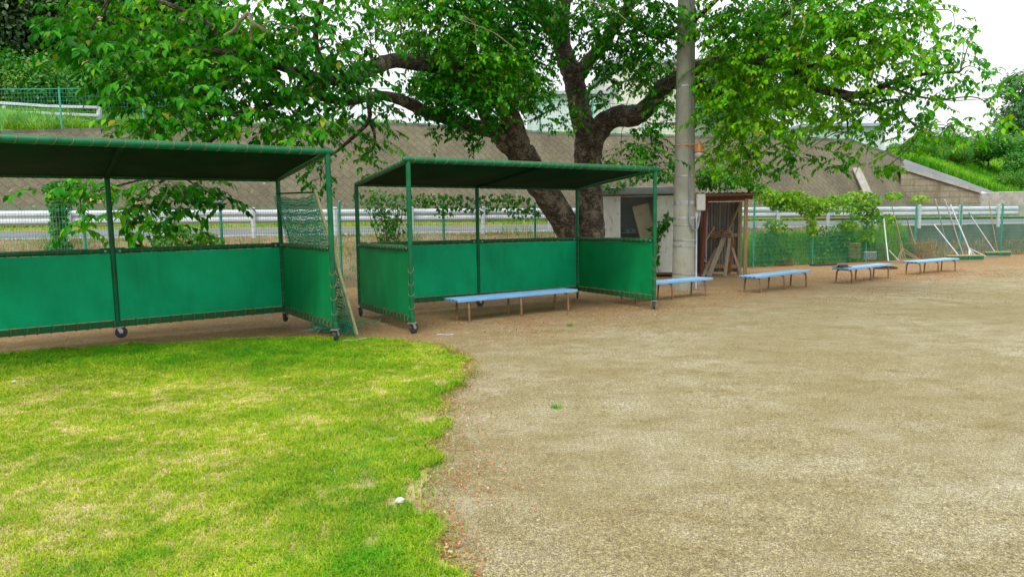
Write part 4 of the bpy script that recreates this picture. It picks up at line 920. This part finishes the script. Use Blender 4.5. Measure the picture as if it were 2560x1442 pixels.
# ---------------------------------------------------------------- leaning net frame
a=G(893,838); top=P(787,481,9.62); b=Vector((-2.97,10.15,.03)); dv=b-a; tb_=top+dv
nf=empty('net_frame',tuple(a),label='pole frame with a torn green net leaning on the end of the left shelter',cat='net frame')
O=a.copy(); m=MB(); m.tube(smoothpath([a-O,a.lerp(top,.5)-O+Vector((.02,-.01,-.02)),top-O+Vector((0,0,.03))],4),.024,8); m.build('pole',weathered('bamboo_pole',(.34,.33,.16),(.24,.24,.11),6,rough=.7),nf)
m=MB(); m.tube([b-O,tb_-O],.009,6); m.build('net_edge_bar',M['beam'],nf)
m=MB(); m.tube([top-O,tb_-O],.014,6); m.build('cross_bar',M['beam'],nf)
m=MB(); nrm=(top-a).cross(dv).normalized()
def npt(u,v,lay):
    p=a.lerp(b,u).lerp(top.lerp(tb_,u),v)-O; w=.05*math.sin(math.pi*u)*(1.2-v)
    return p+nrm*(.03*math.sin(u*9+v*14+lay)*math.sin(v*6+lay*2)+.02*lay-.01)+Vector((0,0,-.06*math.sin(math.pi*u)+.015*math.sin(u*21+lay*2+v*30)*(1)))
for lay in (0,1.3,2.3):
    nu,nv=24,44
    for i in range(nu+1): m.tube([npt(i/nu,j/nv*.99,lay) for j in range(0,nv+1)],.0036,3,cap=False)
    for j in range(nv+1): m.tube([npt(i/12,(j+.25*math.sin(i*2.1+j))/nv*.98,lay) for i in range(13)],.0036 if j%3 else .0075,3,cap=False)
m.build('net',M['net'],nf)
m=MB()
for k in range(26):
    p=Vector((random.uniform(-.55,.05),random.uniform(.1,.75),0)); q=[p+Vector((random.gauss(0,.12),random.gauss(0,.12),random.uniform(.01,.13))) for _ in range(5)]; m.tube(smoothpath(q,4),.004,3,cap=False)
m.build('slack_net',M['net'],nf)
# ---------------------------------------------------------------- benches
def bench():
    r=empty('bench'); L=2.42
    for k,y in enumerate((-.155,-.052,.052,.155)):
        m=MB(); m.box((0,y,.352),(L,.072,.020),bev=.004); m.box((0,y-.034,.332),(L-.004,.012,.024)); m.box((0,y+.034,.332),(L-.004,.012,.024)); m.build('slat',M['slat'],r,smooth=False)
    for x in (-1.0,0,1.0):
        m=MB(); m.tube(smoothpath([(x,-.185,-.04),(x,-.18,.14),(x,-.165,.27),(x,-.10,.312),(x,.10,.312),(x,.165,.27),(x,.18,.14),(x,.185,-.04)],4),.019,10); m.build('leg',M['rustleg'],r)
    m=MB(); m.beam((-1.0,0,.297),(1.0,0,.297),.03,.014); m.build('brace',M['rustleg'],r,smooth=False)
    return r
b0=bench()
BL=[(.04,11.13,36,'light blue slatted bench inside the right shelter'),(2.98,13.22,36,'light blue slatted bench partly behind the end canvas of the right shelter, by the pole'),(5.78,14.86,41,'light blue slatted bench in front of the wooden tool shed'),(8.67,16.8,39,'light blue slatted bench with a black mat at its left end'),(11.67,18.95,34,'farthest light blue bench, in front of the rakes and brushes')]
for i,(x,y,a_,l) in enumerate(BL):
    o=b0 if i==0 else copy_tree(b0); o.location=(x,y,0); o.rotation_euler=(0,0,math.radians(a_)); tag(o,l,'bench','light blue benches in a row')
p=Vector((7.62,16.02,0)); m=MB(); m.tube(smoothpath([(0,0,.38),(.05,.03,.40),(.3,.25,.39)],4),.045,8,wob=.2); m.box((.12,.10,.375),(.34,.30,.012),rz=.6); o=m.build('rubber_mat',M['black']); o.location=(7.75,16.15,0); tag(o,'black rubber mat draped on the end of a blue bench','mat')
m=MB(); m.lathe((0,0,.0),[(.30,0),(.31,.02),(.33,.05),(.30,.05),(.28,.02),(.001,.015)],24); o=m.build('round_tray',M['straw']); pt=G(2215,672); o.location=(pt.x,pt.y,.01); tag(o,'shallow brown round tray on the ground behind a bench','tray')
m=MB(); m.box((0,0,.03),(.9,.25,.04),rz=.3,bev=.006); m.box((.25,.2,.04),(.8,.14,.03),rz=.5,bev=.006); o=m.build('old_boards',M['black'],smooth=False); pt=G(2058,664); o.location=(pt.x,pt.y,0); tag(o,'two dark old boards lying at the foot of the fence','boards')
# ---------------------------------------------------------------- utility pole
PD=15.15; pb=G(1708,724); 
up=empty('utility_pole',(pb.x,pb.y,0),label='grey concrete utility pole with steel bands and a lamp beside the sheds',cat='pole')
def pr(z): return .245-.0105*z
m=MB(); m.tube([(0,0,z) for z in np.linspace(-.2,11,30)],[pr(z) for z in np.linspace(-.2,11,30)],28); m.build('shaft',M['pole'],up)
def zat(py): return P(1708,py,pb.y).z
for py,h_ in ((218,.03),(441,.03),(507,.075),(545,.05),(563,.03),(600,.03),(614,.05),(683,.03)):
    z=zat(py); m=MB(); m.lathe((0,0,z-h_/2),[(pr(z)-.002,0),(pr(z)+.006,.001),(pr(z)+.006,h_-.001),(pr(z)-.002,h_)],28); m.build('band',M['band'],up)
cx,cy=.03,-.01
cz=[zat(y) for y in (-300,-150,0,100,200,300,400,480,520)]
path=[(.05,-(pr(z)+.012),z) for z in cz]
path=path+[(.05,-pr(1.5)-.03,zat(545)),(.09,-pr(1.4)-.05,zat(566)),(.17,-pr(1.3)-.03,zat(577)),(.26,-.14,zat(568)),(.30,-.10,zat(550)),(.30,-.09,zat(528))]
m=MB(); m.tube(smoothpath(path,5),.022,8); m.build('conduit',M['grey'],up)
m=MB(); m.tube([(.255,-.06,zat(527)),(.265,-.06,.02)],.02,8); m.build('white_pipe',M['white'],up)
m=MB(); m.box((.335,-.06,zat(507)),(.19,.15,.36),bev=.012); bx=m.build('meter_box',M['box'],up,smooth=False)
m=MB(); m.box((.335,-.138,zat(507)),(.165,.006,.33),bev=.002); m.build('cover',M['box'],bx,smooth=False)
for py,sd_ in ((38,-1),(176,-1),(312,-1),(440,-1),(100,1),(245,1)):
    z=zat(py); m=MB(); m.tube([(sd_*pr(z)*.95,0,z),(sd_*(pr(z)+.07),0,z),(sd_*(pr(z)+.075),0,z+.02)],.011,6); m.build('step_bolt',M['rust'],up)
m=MB()
for k in range(4): m.tube(smoothpath([(.27,-.06,.25),(.30+.02*k,-.12-.02*k,.15),(.30+.05*k,-.16,.02),(.36+.04*k,-.3,.01)],4),.007,4)
m.build('loose_wire',M['grey'],up)
zl=zat(365); lm=MB(); lm.tube([(-.20,-pr(zl)*.55,zl),(.0,-pr(zl)-.02,zl),(.16,-pr(zl)-.02,zl),(.24,-pr(zl)-.02,zl)],.013,6); lm.tube([(.24,-pr(zl)-.02,zl),(.24,-pr(zl)-.02,zl+.03)],.02,8)
lc=(.245,-pr(zl)-.02,zl-.17); lm.lathe(lc,[(.10,0),(.105,.015),(.08,.07),(.065,.13),(.04,.19),(.015,.215)],18); lam=lm.build('lamp_shade',M['orange'],up)
m=MB(); m.lathe((lc[0],lc[1],lc[2]-.11),[(.02,-.03),(.075,-.01),(.10,.035),(.098,.085),(.085,.115)],18); g_=m.build('lamp_glass',M['gl'],lam)
m=MB()
for k in range(6): a_=k*math.pi/3; m.tube(smoothpath([(lc[0],lc[1],lc[2]-.118),(lc[0]+.085*math.cos(a_),lc[1]+.085*math.sin(a_),lc[2]-.07),(lc[0]+.084*math.cos(a_),lc[1]+.084*math.sin(a_),lc[2]+.01)],3),.003,4)
m.build('wire_guard',M['zinc'],lam)
# ---------------------------------------------------------------- white storage shed
SD=18.7; sa=P(1506,686,SD); sb=P(1688,686,SD); w=sb.x-sa.x+.05; H=2.18
st=empty('storage_shed',((sa.x+sb.x)/2,SD,0),math.radians(-4),label='dirty white steel storage shed with its door open behind the pole',cat='shed')
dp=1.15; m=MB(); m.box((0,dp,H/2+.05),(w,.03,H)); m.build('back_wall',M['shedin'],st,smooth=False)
for s in (-1,1): m=MB(); m.box((s*(w/2-.015),dp/2,H/2+.05),(.03,dp-.03,H)); m.build('side_wall',M['shed'],st,smooth=False)
m=MB(); m.box((0,dp/2,.08),(w-.06,dp-.04,.05)); m.build('floor',M['rust'],st,smooth=False)
x0=-w/2; xo0=x0+.52; xo1=x0+1.50
m=MB(); m.box(((x0+.03+xo0)/2,-.0,H/2+.07),(xo0-x0-.03,.03,H-.08)); m.box((xo0-.03,-.025,H/2+.07),(.03,.02,H-.1)); m.build('front_panel',M['shed'],st,smooth=False)
m=MB(); m.box(((xo1+w/2-.03)/2,-.03,H/2+.07),(w/2-.03-xo1,.03,H-.10)); 
dr=m.build('door',M['shed'],st,smooth=False)
m=MB()
for r_ in range(3):
    for c in range(2): m.box((xo1+.14+.16*c,-.048,1.9-.17*r_-.1),(.08,.008,.018))
m.build('vent_slots',M['shedin'],dr,smooth=False)
m=MB(); m.box((0,dp/2-.06,H+.16),(w+.12,dp+.2,.20),bev=.02); m.build('roof',M['fascia'],st,smooth=False)
m=MB(); m.box((0,-.185,H+.145),(w+.10,.02,.05)); m.build('roof_trim',M['fascia'],st,smooth=False)
m=MB(); m.box((0,dp-.25,1.20),(w-.1,.42,.025)); m.build('shelf',M['fascia'],st,smooth=False)
stl=Vector(st.location)
def shp(x,y,z): 
    a_=math.radians(-4); return Vector((stl.x+x*math.cos(a_)-y*math.sin(a_),stl.y+x*math.sin(a_)+y*math.cos(a_),z))
m=MB(); m.beam((0,0,0),(-.42,.16,1.72),.46,.03,up=(0,-1,.1),bev=.006)
for k in range(3): m.box((-.30+.12*k,.10,1.42),(.05,.02,.012))
o=m.build('leaning_board',weathered('stained_pale_board',(.44,.40,.28),(.40,.36,.25),2,rough=.8,dirt=(.42,.27,.05)),smooth=False); o.location=shp(.50,.28,.25); tag(o,'yellow stained pale board leaning in the open doorway of the white shed','board')
for x_,lab,prof_ in ((-.42,'small dark pot at the left end of the shelf in the white shed',[(.05,0),(.07,.02),(.075,.08),(.06,.12),(.03,.16)]),(-.05,'pale round tin at the right on the shelf in the white shed',[(.06,0),(.085,.01),(.085,.05),(.05,.07)])):
    m=MB(); m.lathe((0,0,0),prof_,14); o=m.build('tin',M['grey'] if x_<-.3 else M['box']); o.location=shp(x_,dp-.32,1.216); tag(o,lab,'tin')
m=MB(); m.lathe((0,0,0),[(.08,0),(.10,.02),(.11,.07),(.10,.075)],16); m.tube(smoothpath([(.08,-.02,.05),(.15,-.02,.11),(.17,-.02,.05),(.12,-.02,.0)],4),.012,6); o=m.build('plastic_bowl',weathered('mint_plastic',(.25,.45,.38),rough=.4)); o.location=shp(-.22,dp-.36,1.216); tag(o,'pale green plastic bowl in the middle of the shelf in the white shed','bowl')
# ---------------------------------------------------------------- wooden tool shed
TDp=18.5; ta=P(1752,686,TDp); tb=P(1861,686,TDp); W_=tb.x-ta.x; H=2.08
ts=empty('tool_shed',(ta.x,TDp,0),math.radians(-11),label='open wooden tool shed with a red beam and corrugated sheet walls',cat='shed'); tl=Vector(ts.location)
m=MB(); m.beam((W_-.04,0,-.02),(W_-.04,0,H),.09,.09,up=(0,1,0),bev=.005); m.build('post',M['ywood'],ts,smooth=False)
m=MB(); m.beam((.02,0,0),(.13,0,H),.07,.06,up=(0,1,0),bev=.005); m.build('post',M['redwood'],ts,smooth=False)
m=MB(); m.beam((.02,-.01,H+.03),(W_+.12,-.01,H+.05),.06,.13,bev=.006); m.build('red_beam',M['redwood'],ts,smooth=False)
for x in (.1,W_-.08): m=MB(); m.beam((x,1.0,0),(x,1.0,H-.05),.07,.07,up=(0,1,0)); m.build('post',M['wood'],ts,smooth=False)
m=MB()
def cor(u,v,x0,x1,y,z0,z1): x=x0+(x1-x0)*u; return (x,y+.012*math.sin(x*85),z0+(z1-z0)*v)
m.grid(lambda u,v:cor(u,v,.05,W_,1.06,.05,H-.05),160,2); m.build('back_sheet',M['corr'],ts)
m=MB(); m.grid(lambda u,v:(-.03+.012*math.sin(u*95)+.11*v,.02+1.03*u,.05+(H-.05)*v),140,2); m.build('side_sheet',weathered('red_brown_sheet',(.13,.045,.03),(.20,.10,.05),3,(1,1,.3),rough=.8),ts)
m=MB(); m.grid(lambda u,v:(-.17+.16*u,.18+.012*math.sin(u*40),.08+1.5*v),40,2); m.build('old_sheet',weathered('teal_sheet',(.03,.10,.10),(.16,.09,.04),2,(2,1,.3),rough=.8),ts)
m=MB(); m.grid(lambda u,v:(-.18+(W_+.42)*u,-.30+1.6*v,H+.15+.05*v+.012*math.sin(u*70)),120,2); m.grid(lambda u,v:(-.18+(W_+.42)*u,-.30+1.6*v,H+.158+.05*v+.012*math.sin(u*70)),120,2); m.build('roof_sheet',M['darkconc'],ts)
m=MB(); m.beam((-.1,-.16,H+.10),(W_+.18,-.16,H+.11),.05,.06); m.beam((-.1,.95,H+.02),(W_+.1,.95,H+.02),.05,.1); m.build('rafter',M['wood'],ts,smooth=False)
for z in (1.1,.22): m=MB(); m.beam((.05,1.0,z),(W_-.05,1.0,z),.05,.11); m.build('cross_rail',M['ywood'] if z<.5 else M['greywood'],ts,smooth=False)
m=MB(); m.beam((W_-.10,.9,H-.15),(W_-.72,.9,.35),.05,.11,up=(0,-1,0)); m.build('brace',M['wood'],ts,smooth=False)
m=MB(); m.beam((.08,.1,.45),(.30,.5,.25),.04,.07); m.beam((.10,.1,.95),(.40,.7,1.35),.04,.06); m.build('brace',M['wood'],ts,smooth=False)
def tsp(x,y,z): a_=math.radians(-11); return Vector((tl.x+x*math.cos(a_)-y*math.sin(a_),tl.y+x*math.sin(a_)+y*math.cos(a_),z))
for (xa,xb,zt,wd,lab) in ((.20,.70,1.18,.13,'widest grey plank leaning left to right inside the wooden shed'),(.62,.82,1.22,.09,'nearly upright grey plank in the middle of the wooden shed'),(1.05,.84,.85,.07,'short grey plank leaning from the right inside the wooden shed'),(.05,.45,.75,.09,'low plank at the left side inside the wooden shed')):
    p0=tsp(xa,-.05,0); p1=tsp(xb,.55,zt); m=MB(); m.beam((0,0,0.01),p1-p0,wd,.028,up=(0,-1,.3),bev=.004); o=m.build('leaning_plank',M['greywood'],smooth=False); o.location=p0; tag(o,lab,'plank','planks leaning in the wooden shed')
for k,lab in enumerate(('front rusty bent steel pipe hanging out of the wooden shed','second rusty bent pipe behind the front one in the wooden shed','rear rusty bent pipe in the wooden shed')):
    dz=-.07*k; dx=.03*k; p0=tsp(.66,.45,0); m=MB(); m.tube(smoothpath([(-.42+dx,.02*k,1.14+dz),(-.1,.0,1.22+dz),(.10+dx,-.03,1.20+dz),(.19+dx,-.02,1.05+dz),(.14+dx,0,.6+dz),(.10+dx,.02,.02)],5),.016,8); o=m.build('bent_pipe',M['rust']); o.location=p0; tag(o,lab,'pipe','rusty bent pipes in the wooden shed')
m=MB(); pq=P(1772,440,19.1); m.tube([(0,0,0),(.02,0,3.2)],.03,8); m.box((0.0,-.03,2.85),(.05,.02,.22)); o=m.build('slim_pole',M['white']); o.location=(pq.x,19.3,0); tag(o,'slim white pole with an orange band rising behind the wooden shed','pole')
# ---------------------------------------------------------------- rakes, brushes, brooms at the fence
GRP='ground tools leaning on the fence'
def G2(px,py): return G(px,py,.02)
def tool(name,label,cat,foot,top,ytop,hmat,hr=.014,head=None):
    f=P(foot[0],foot[1],24.6) if foot[1]<0 else G(foot[0],foot[1],.05); tp=P(top[0],top[1],ytop)
    r=empty(name,tuple(f),label=label,cat=cat,group=GRP)
    m=MB(); m.tube([(0,0,0),(tp-f)*.5,tp-f],hr,8); hd=m.build('handle',hmat,r); return r,f,tp-f
def headbar(r,dx0,dx1,z0,h,dy=.09,mat=None,name='head'):
    m=MB(); m.box(((dx0+dx1)/2,-.02,z0+h/2),(dx1-dx0,dy,h),bev=.005); return m.build(name,mat or M['greywood'],r,smooth=False)
Y=24.9
r,f,v=tool('ground_rake','white handled wooden rake at the left end of the leaning tools','rake',(2221,655),(2209,545),fd(2209)-.15,M['white'],.02); headbar(r,-.05,.75,0,.05); m=MB(); m.beam((0,0,.4),(.36,-.02,.03),.025,.025); m.build('stay',M['white'],r)
r,f,v=tool('ground_rake','tallest upright white handled rake of the group by the fence','rake',(2373,640),(2339,499),fd(2339)-.15,M['white'],.022); headbar(r,-.35,.35,0,.05)
r,f,v=tool('ground_rake','white handled rake crossing behind the slanting thin brush handle','rake',(2408,640),(2362,499),fd(2362)-.15,M['white'],.022); headbar(r,-.35,.2,0,.05)
r,f,v=tool('ground_rake','white rake with a forked white stay above its wooden head','rake',(2432,644),(2376,511),fd(2376)-.15,M['white'],.022); headbar(r,.0,.95,0,.05,mat=M['greywood'])
m=MB(); m.beam((v*.16)[:],(-.16,-.05,.02),.035,.03); m.beam((v*.16)[:],(.16,-.02,.02),.035,.03); m.beam((v*.18)[:],(.46,-.04,.04),.035,.03); m.build('stay',M['white'],r)
def brush(lab,foot,top,ytop,x0,x1,tipc=M['black']):
    r,f,v=tool('field_brush',lab,'brush',foot,top,ytop,M['white'],.018)
    m=MB(); m.tube([v*.94,v*1.005],.018,8); m.build('grip',tipc,r)
    headbar(r,x0,x1,.13,.045,.11,M['ywood'],'head'); b_=MB()
    k=int((x1-x0)/.03)
    for i in range(k):
        for j in (-.035,-.01,.015): x=x0+.015+(x1-x0)*i/k+random.uniform(-.006,.006); b_.beam((x,-.02+j,.13),(x+random.uniform(-.02,.02),-.02+j*1.3,.0),.022,.02)
    b_.build('bristles',M['green2'],r,smooth=False)
brush('wide green bristled brush with a slanting thin handle','*' and (2405,650),(2330,555),fd(2330)-.6,-.55,.72)
brush('green bristled brush with a black grip at the right end of the tools',(2494,640),(2422,532),fd(2422)-.3,-.5,.45)
r,f,v=tool('wooden_stake','brown wooden stake leaning on the last fence post','stake',(2495,638),(2472,502),fd(2472)-.1,M['wood'],.018)
m=MB(); m.lathe(tuple(v),[(.02,-.01),(.022,.0),(.012,.015)],8); m.build('top_cap',M['wood'],r)
r,f,v=tool('thin_blue_rod','thin pale blue rod beside the right green brush','rod',(2477,636),(2462,592),fd(2462)-.7,M['slat'],.010)
m=MB(); m.tube([v*.9,v*1.01],.014,6); m.build('grip',M['fascia'],r)
for foot,top,lab in (((2264,650),(2230,516),'tallest brown wooden pole rake left of the brooms'),((2258,650),(2236,540),'second brown wooden pole behind the tallest one')):
    r,f,v=tool('wooden_rake',lab,'rake',foot,top,fd(top[0])-.12,M['wood'],.017); m=MB(); m.beam((v*.22)[:],(.45,-.04,.03),.03,.03); m.beam((v*.22)[:],(-.22,-.04,.03),.03,.03); m.build('stay',M['wood'],r); headbar(r,-.3,.5,0,.04,.06,M['wood'])
for foot,top,lab in (((2282,640),(2268,545),'left bamboo broom standing bristles down'),((2300,648),(2272,560),'right bamboo broom leaning with its bristles down')):
    r,f,v=tool('bamboo_broom',lab,'broom',foot,top,fd(top[0])-.12,M['ywood'],.013)
    b_=MB(); 
    for k in range(46):
        a_=random.uniform(0,6.28); q=random.random()**.5; b_.tube([v*.42+Vector((math.cos(a_)*.02,math.sin(a_)*.02,0)),v*.2+Vector((math.cos(a_)*.07*q,math.sin(a_)*.05*q,0)),Vector((math.cos(a_)*.12*q,math.sin(a_)*.07*q,.01))],.006,3)
    b_.build('bristles',M['straw'],r)
def wirebox(lab,x0,x1,ytop,ybot,d,mat):
    a=P(x0,ybot,d); b=P(x1,ybot,d); h=P(x0,ytop,d).z-a.z; L=b.x-a.x; r=empty('wire_basket',(a.x,d,max(.03,a.z)),label=lab,cat='basket',group='wire baskets by the fence')
    m=MB(); 
    for y in (0,.35):
        for i in range(int(L/.07)+1): m.beam((i*.07,y,0),(i*.07,y,h),.006,.006)
        for j in range(int(h/.07)+1): m.beam((0,y,j*.07),(L,y,j*.07),.006,.006)
    for x in (0,L):
        for j in range(int(h/.07)+1): m.beam((x,0,j*.07),(x,.35,j*.07),.006,.006)
    m.build('wire_sides',mat,r,smooth=False)
    m=MB(); 
    for s0,s1 in (((0,0),(L,0)),((L,0),(L,.35)),((L,.35),(0,.35)),((0,.35),(0,0))): m.tube([(*s0,h),(*s1,h)],.009,6)
    m.build('rim',mat,r)
wirebox('small pale wire basket, leftmost by the fence',2160,2190,630,648,23.9,M['white'])
wirebox('upright wire basket right of the smallest one',2188,2216,617,647,24.3,M['straw'])
wirebox('widest wire basket behind the brooms',2234,2338,608,644,24.9,M['straw'])
wirebox('wire crate behind the fence in the green grass',2124,2150,609,646,23.6,M['ywood'])
# ---------------------------------------------------------------- fallen leaves, grit, small things on the ground
def litter():
    n=42000; q=np.abs(RNG.normal(0,1,n)); s=-2+24*RNG.random(n); 
    ca,sa_=math.cos(math.radians(36)),math.sin(math.radians(36))
    d=np.where(RNG.random(n)<.8, 9.3+RNG.normal(0,1.0,n)+.6*np.sin(s*.9), 5.5+4*RNG.random(n)); d=np.minimum(d,12.5+0*s)
    X=s*ca-d*sa_+1.6; Y=s*sa_+d*ca-.2
    k=(Y>2.4)&~inpoly(X,Y,lpoly)&(vnoise(X,Y,1.1,77)*.6+vnoise(X,Y,3.3,78)*.4>.42); X=X[k];Y=Y[k]; n=len(X)
    # thin line of crumbs along the lawn edge
    e=[]; 
    for _ in range(19000): x_,y_=random.choice(rag[:-3]); e.append((x_+random.gauss(.02,.08),y_+random.gauss(0,.07)) if vnoise(np.array([x_+9]),np.array([y_]),2.2,90)[0]>.42 else (x_+random.gauss(.05,.25),y_+random.gauss(0,.2)))
    ne=len(e); e=np.array(e); X=np.concatenate([X,e[:,0]]);Y=np.concatenate([Y,e[:,1]]); n=len(X)
    th=RNG.random(n)*6.28; Z=np.full(n,.016)
    D=np.stack([np.cos(th),np.sin(th),RNG.normal(0,.25,n)],1); Nn=np.stack([RNG.normal(0,.3,n),RNG.normal(0,.3,n),np.ones(n)],1)
    r=np.clip(.45+RNG.normal(0,.25,n),0,1); pk=RNG.random(n)<.012; r[pk]=1
    o=leafset(np.stack([X,Y,Z],1),D,Nn,np.where(np.arange(n)<n-ne,(.006+.026*RNG.random(n)**1.8)*np.clip(Y/11,.35,1),.008+.016*RNG.random(n)**1.6),.55,r,'fallen_leaves',M['litter']); tag(o,'brown fallen leaves and blossom crumbs scattered under the tree','leaf litter',kind='stuff')
    n=16000; yy=2.4+RNG.random(n)**1.4*9; xx=(RNG.random(n)*1.9-.9)*yy*.85; k=~inpoly(xx,yy,lpoly); xx=xx[k];yy=yy[k]; n=len(xx)
    sz=.0022+.0045*RNG.random(n)**3; V=[];base_=np.array([(1,0,0),(-.5,.9,0),(-.5,-.9,0),(0,0,.8)])
    a=RNG.random(n)*6.28; R=np.stack([np.stack([np.cos(a),-np.sin(a)],1),np.stack([np.sin(a),np.cos(a)],1)],1)
    bxy=np.einsum('nij,kj->nki',R,base_[:,:2]); V=np.concatenate([bxy*sz[:,None,None]*(.7+.6*RNG.random((n,4,1))),np.broadcast_to(base_[None,:,2:],(n,4,1))*sz[:,None,None]],2)+np.stack([xx,yy,np.full(n,.004)],1)[:,None,:]
    i=np.arange(n)[:,None]*4; F=np.concatenate([i+np.array([q]) for q in ((0,1,3),(1,2,3),(2,0,3))]); r=RNG.random(n)
    gm=leafmat('grit',[(0,(.12,.10,.07)),(.6,(.26,.22,.15)),(1,(.48,.45,.38))],transl=.01,rough=.9)
    o=npmesh('gravel',V.reshape(-1,3),[F],gm,[np.tile(r,3)]); tag(o,'fine loose grit on the sandy playing ground','gravel',kind='stuff')
litter()
def stone(px,py,s,label,mat):
    p=G(px,py); m=MB(); bm=bmesh.new(); bmesh.ops.create_icosphere(bm,subdivisions=2,radius=s)
    for v in bm.verts: v.co*=1+random.uniform(-.15,.15); v.co.z*=.6
    me=bpy.data.meshes.new('pebble'); bm.to_mesh(me); bm.free(); me.materials.append(mat); o=bpy.data.objects.new('pebble',me); C.objects.link(o); o.location=(p.x,p.y,.028+s*.4); tag(o,label,'stone')
stone(1000,1268,.026,'small pale pebble lying on the lawn near its edge',M['box']); stone(36,962,.018,'tiny white pebble on the lawn at the left edge',M['box'])
p=G(880,862); m=MB(); m.tube(smoothpath([(-.12,0,.03),(-.05,.01,.04),(.02,.04,.035),(.16,.10,.045)],4),[.006]*13,5); o=m.build('fallen_twig',M['palebark']); o.location=(p.x,p.y,.02); tag(o,'pale fallen twig on the lawn below the left shelter corner','twig')
p=G(1110,838); m=MB(); m.tube(smoothpath([(-.10,0,.005),(-.04,.02,.008),(.03,-.02,.008),(.12,.01,.006),(.10,.03,.006)],4),.0045,5); o=m.build('white_string',M['white']); o.location=(p.x,p.y,.004); tag(o,'short white string on the sand in front of the right shelter','string')
def tuft(px,py,n,h,label,mat,spread=.03):
    p=G(px,py); o=blades('grass_tuft',RNG.normal(0,spread,n),RNG.normal(0,spread,n),np.zeros(n),h*(.5+.7*RNG.random(n)),np.full(n,.006),np.clip(RNG.normal(.5,.2,n),0,1),mat,lean=1.4); o.location=(p.x,p.y,.0); tag(o,label,'grass tuft')
tuft(1390,1020,60,.04,'lone green weed tuft on the open sand',M['weed'],.02)
tuft(1425,815,70,.05,'small green weed tuft near the right end of the front bench',M['weed'],.025)
tuft(1965,665,160,.35,'pale dry grass tuft at the foot of the fence behind a bench',M['dry'],.10)
tuft(2455,1001,10,.02,'tiny dry tuft on the sand at the right',M['dry'],.01)
# loose blades creeping out past the lawn edge
n=5200; ed=np.array([rag[random.randrange(len(rag)-3)] for _ in range(n)]); X=ed[:,0]+RNG.normal(.02,.06,n); Y=ed[:,1]+RNG.normal(.0,.06,n)
o=blades('edge_grass',X,Y,np.full(n,.004),.02+.04*RNG.random(n),np.full(n,.004),np.clip(RNG.normal(.3,.2,n),0,1),M['blade'],lean=1.5); tag(o,'ragged green blades along the rim of the lawn','grass',kind='stuff')
